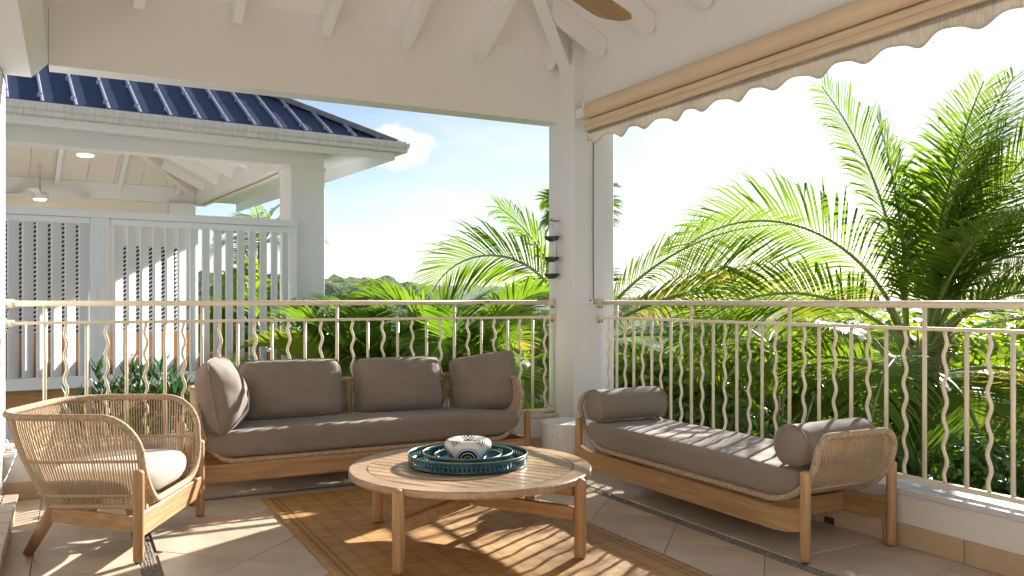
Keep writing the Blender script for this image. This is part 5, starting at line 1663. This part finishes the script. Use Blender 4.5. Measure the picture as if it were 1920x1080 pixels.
# greenery on the far side of the pavilion, seen between the slats
bush(500, 470, 12.6, .9, .8, 1.2, 'tall green shrub seen through the right slats of the fence', 26, 5000, 'hedge', .080, name='shrub')
small_palm(490, 620, 11.4, 'sunlit palm seen through the right slats of the fence', 12, 1.1, 47, 'palm', (0, 80), .5, 50, tr=.09)
bush(300, 560, 14.5, 1.6, 1.0, 1.4, 'green shrub beyond the pavilion seen through its middle slats', 27, 4000, 'hedge', .090, name='shrub')

# wooded slope further down, one mass
wd = MB(); r = random.Random(77)
for k in range(560):
    d = 14 + 90 * r.random() ** 1.5
    px = r.uniform(480, 2300)
    x, y = cam_xy(px, d)
    if x < 3.2 and y < 15: continue
    top = 1.1 - (.055 + .03 * r.random()) * d * (1.0 if 1150 < px < 1480 else .95 if px < 1151 else .25)
    cr = r.uniform(.5, 1.2) * (1 + d / 40)
    for i in range(int(150)):
        dv = Vector((r.gauss(0, 1), r.gauss(0, 1), abs(r.gauss(0, 1)) - .3)).normalized()
        c_ = Vector((x, y, top - cr)) + Vector((dv.x * 1.2, dv.y * 1.2, dv.z)) * cr * r.uniform(.7, 1.05)
        s_ = .06 + .0045 * d
        nrm = (dv + Vector((r.uniform(-.6, .6), r.uniform(-.6, .6), r.uniform(0, .7)))).normalized()
        tg = nrm.orthogonal().normalized(); tg = Quaternion(nrm, r.uniform(0, 6.28)) @ tg; bt = nrm.cross(tg)
        wd.add([c_ - tg * s_, c_ + bt * s_ * .55, c_ + tg * s_, c_ - bt * s_ * .55], [(0, 1, 2, 3)])
o = wd.build('undergrowth', M['hedge'], fix=False)
tag(o, 'mass of low green growth covering the slope below the terrace', 'undergrowth', None, 'stuff')

# oleanders and a lime-leaved plant in the planter behind the armchair
def rosette_plant(name, label, x, y, z, hgt, n_stem, seed, mat, ll=.15, wl=.011, spread=.22, flowers=0, group=None, per=16):
    r = random.Random(seed)
    t = thing(name, label, 'plant', (x, y, z), 0, group)
    for k in range(n_stem):
        a = k * 2.4 + seed; sp_ = spread * (k / n_stem) ** .6
        tip = Vector((sp_ * math.cos(a), sp_ * math.sin(a), hgt * r.uniform(.72, 1.0)))
        MB().tube([(tip.x * .2, tip.y * .2, 0), (tip.x * .6, tip.y * .6, tip.z * .5), tuple(tip)], [.010, .008, .005], 6).build('stem', M['stalk'], t, False)
        lf = MB(); fl = MB()
        for i in range(per * 3):
            f_ = i / (per * 3)
            c_ = Vector((tip.x * (.5 + .5 * f_), tip.y * (.5 + .5 * f_), tip.z * (.35 + .65 * f_)))
            b_ = i * 2.4 + r.uniform(-.3, .3); el = R(5 + 65 * f_ ** 2 + r.uniform(-12, 12))
            dr = Vector((math.cos(b_) * math.cos(el), math.sin(b_) * math.cos(el), math.sin(el)))
            s_ = dr.cross(Vector((0, 0, 1)))
            s_ = s_.normalized() if s_.length > .01 else Vector((1, 0, 0))
            L = ll * r.uniform(.75, 1.15); w = wl * r.uniform(.85, 1.2)
            up_ = s_.cross(dr) * .004
            m1 = c_ + dr * L * .45 + Vector((0, 0, .004)); tp = c_ + dr * L + Vector((0, 0, -.03 * r.random()))
            lf.add([c_, m1 + s_ * w - up_, m1 - s_ * w - up_, tp, m1 + up_], [(0, 4, 1), (0, 2, 4), (4, 3, 1), (4, 2, 3)])
        tag(lf.build('foliage', M[mat], t, False, fix=False), kind='stuff')
        if flowers and k % flowers == 0:
            for i in range(7):
                c2 = tip + Vector((r.uniform(-.045, .045), r.uniform(-.045, .045), r.uniform(.0, .07)))
                for q_ in range(5):
                    b_ = q_ * 1.257 + i
                    e1 = Vector((math.cos(b_), math.sin(b_), .35)) * .028; e2 = Vector((math.cos(b_ + .9), math.sin(b_ + .9), .35)) * .026
                    fl.add([c2, c2 + e1, c2 + (e1 + e2) * .8, c2 + e2], [(0, 1, 2, 3)])
            fl.build('blossom', M['pink'], t, False, fix=False)
    return t
GO = 'plants in the planter below the fence'
rosette_plant('oleander', 'dark green oleander with pink blossom, leftmost behind the armchair', .05, 5.98, -.35, .84, 7, 1, 'olean', .20, .022, .16, 7, GO)
rosette_plant('oleander', 'full dark oleander behind the middle of the armchair back', .34, 6.08, -.35, 1.02, 14, 2, 'olean', .15, .017, .24, 9, GO)
rosette_plant('oleander', 'dark oleander just left of the edge-on sofa cushion', .58, 6.02, -.35, .98, 12, 3, 'olean', .15, .017, .22, 0, GO)
rosette_plant('oleander', 'low dark plant at the left edge behind the railing foot', -.42, 5.80, -.35, .58, 7, 4, 'olean', .17, .018, .18, 0, GO)
rosette_plant('croton_plant', 'low yellow-green plant seen through the armchair ropes', .30, 5.80, -.35, .70, 10, 5, 'lime', .10, .016, .24, 0, GO)
rosette_plant('oleander', 'pink flowering plant seen through the armchair ropes', .47, 5.78, -.35, .70, 6, 6, 'olean', .12, .011, .12, 6, GO)
rosette_plant('croton_plant', 'small yellow-green plant beside the left end of the sofa', .70, 5.80, -.35, .90, 6, 7, 'lime', .08, .012, .10, 0, GO)

# ------------------------------------------------------------------ sea air between here and the hills
hz = MB().box(-4200, 5200, -4200, 5200, -80, 90).build('haze', None)
m = bpy.data.materials.new('sea_haze'); m.use_nodes = True
nt = m.node_tree; nt.nodes.clear()
out = nt.nodes.new('ShaderNodeOutputMaterial'); vol = nt.nodes.new('ShaderNodeVolumePrincipled')
vol.inputs['Color'].default_value = (0.86, 0.91, 0.97, 1)
vol.inputs['Density'].default_value = 0.00010
vol.inputs['Anisotropy'].default_value = 0.2
nt.links.new(vol.outputs[0], out.inputs['Volume'])
hz.data.materials.append(m)
tag(hz, kind='stuff')
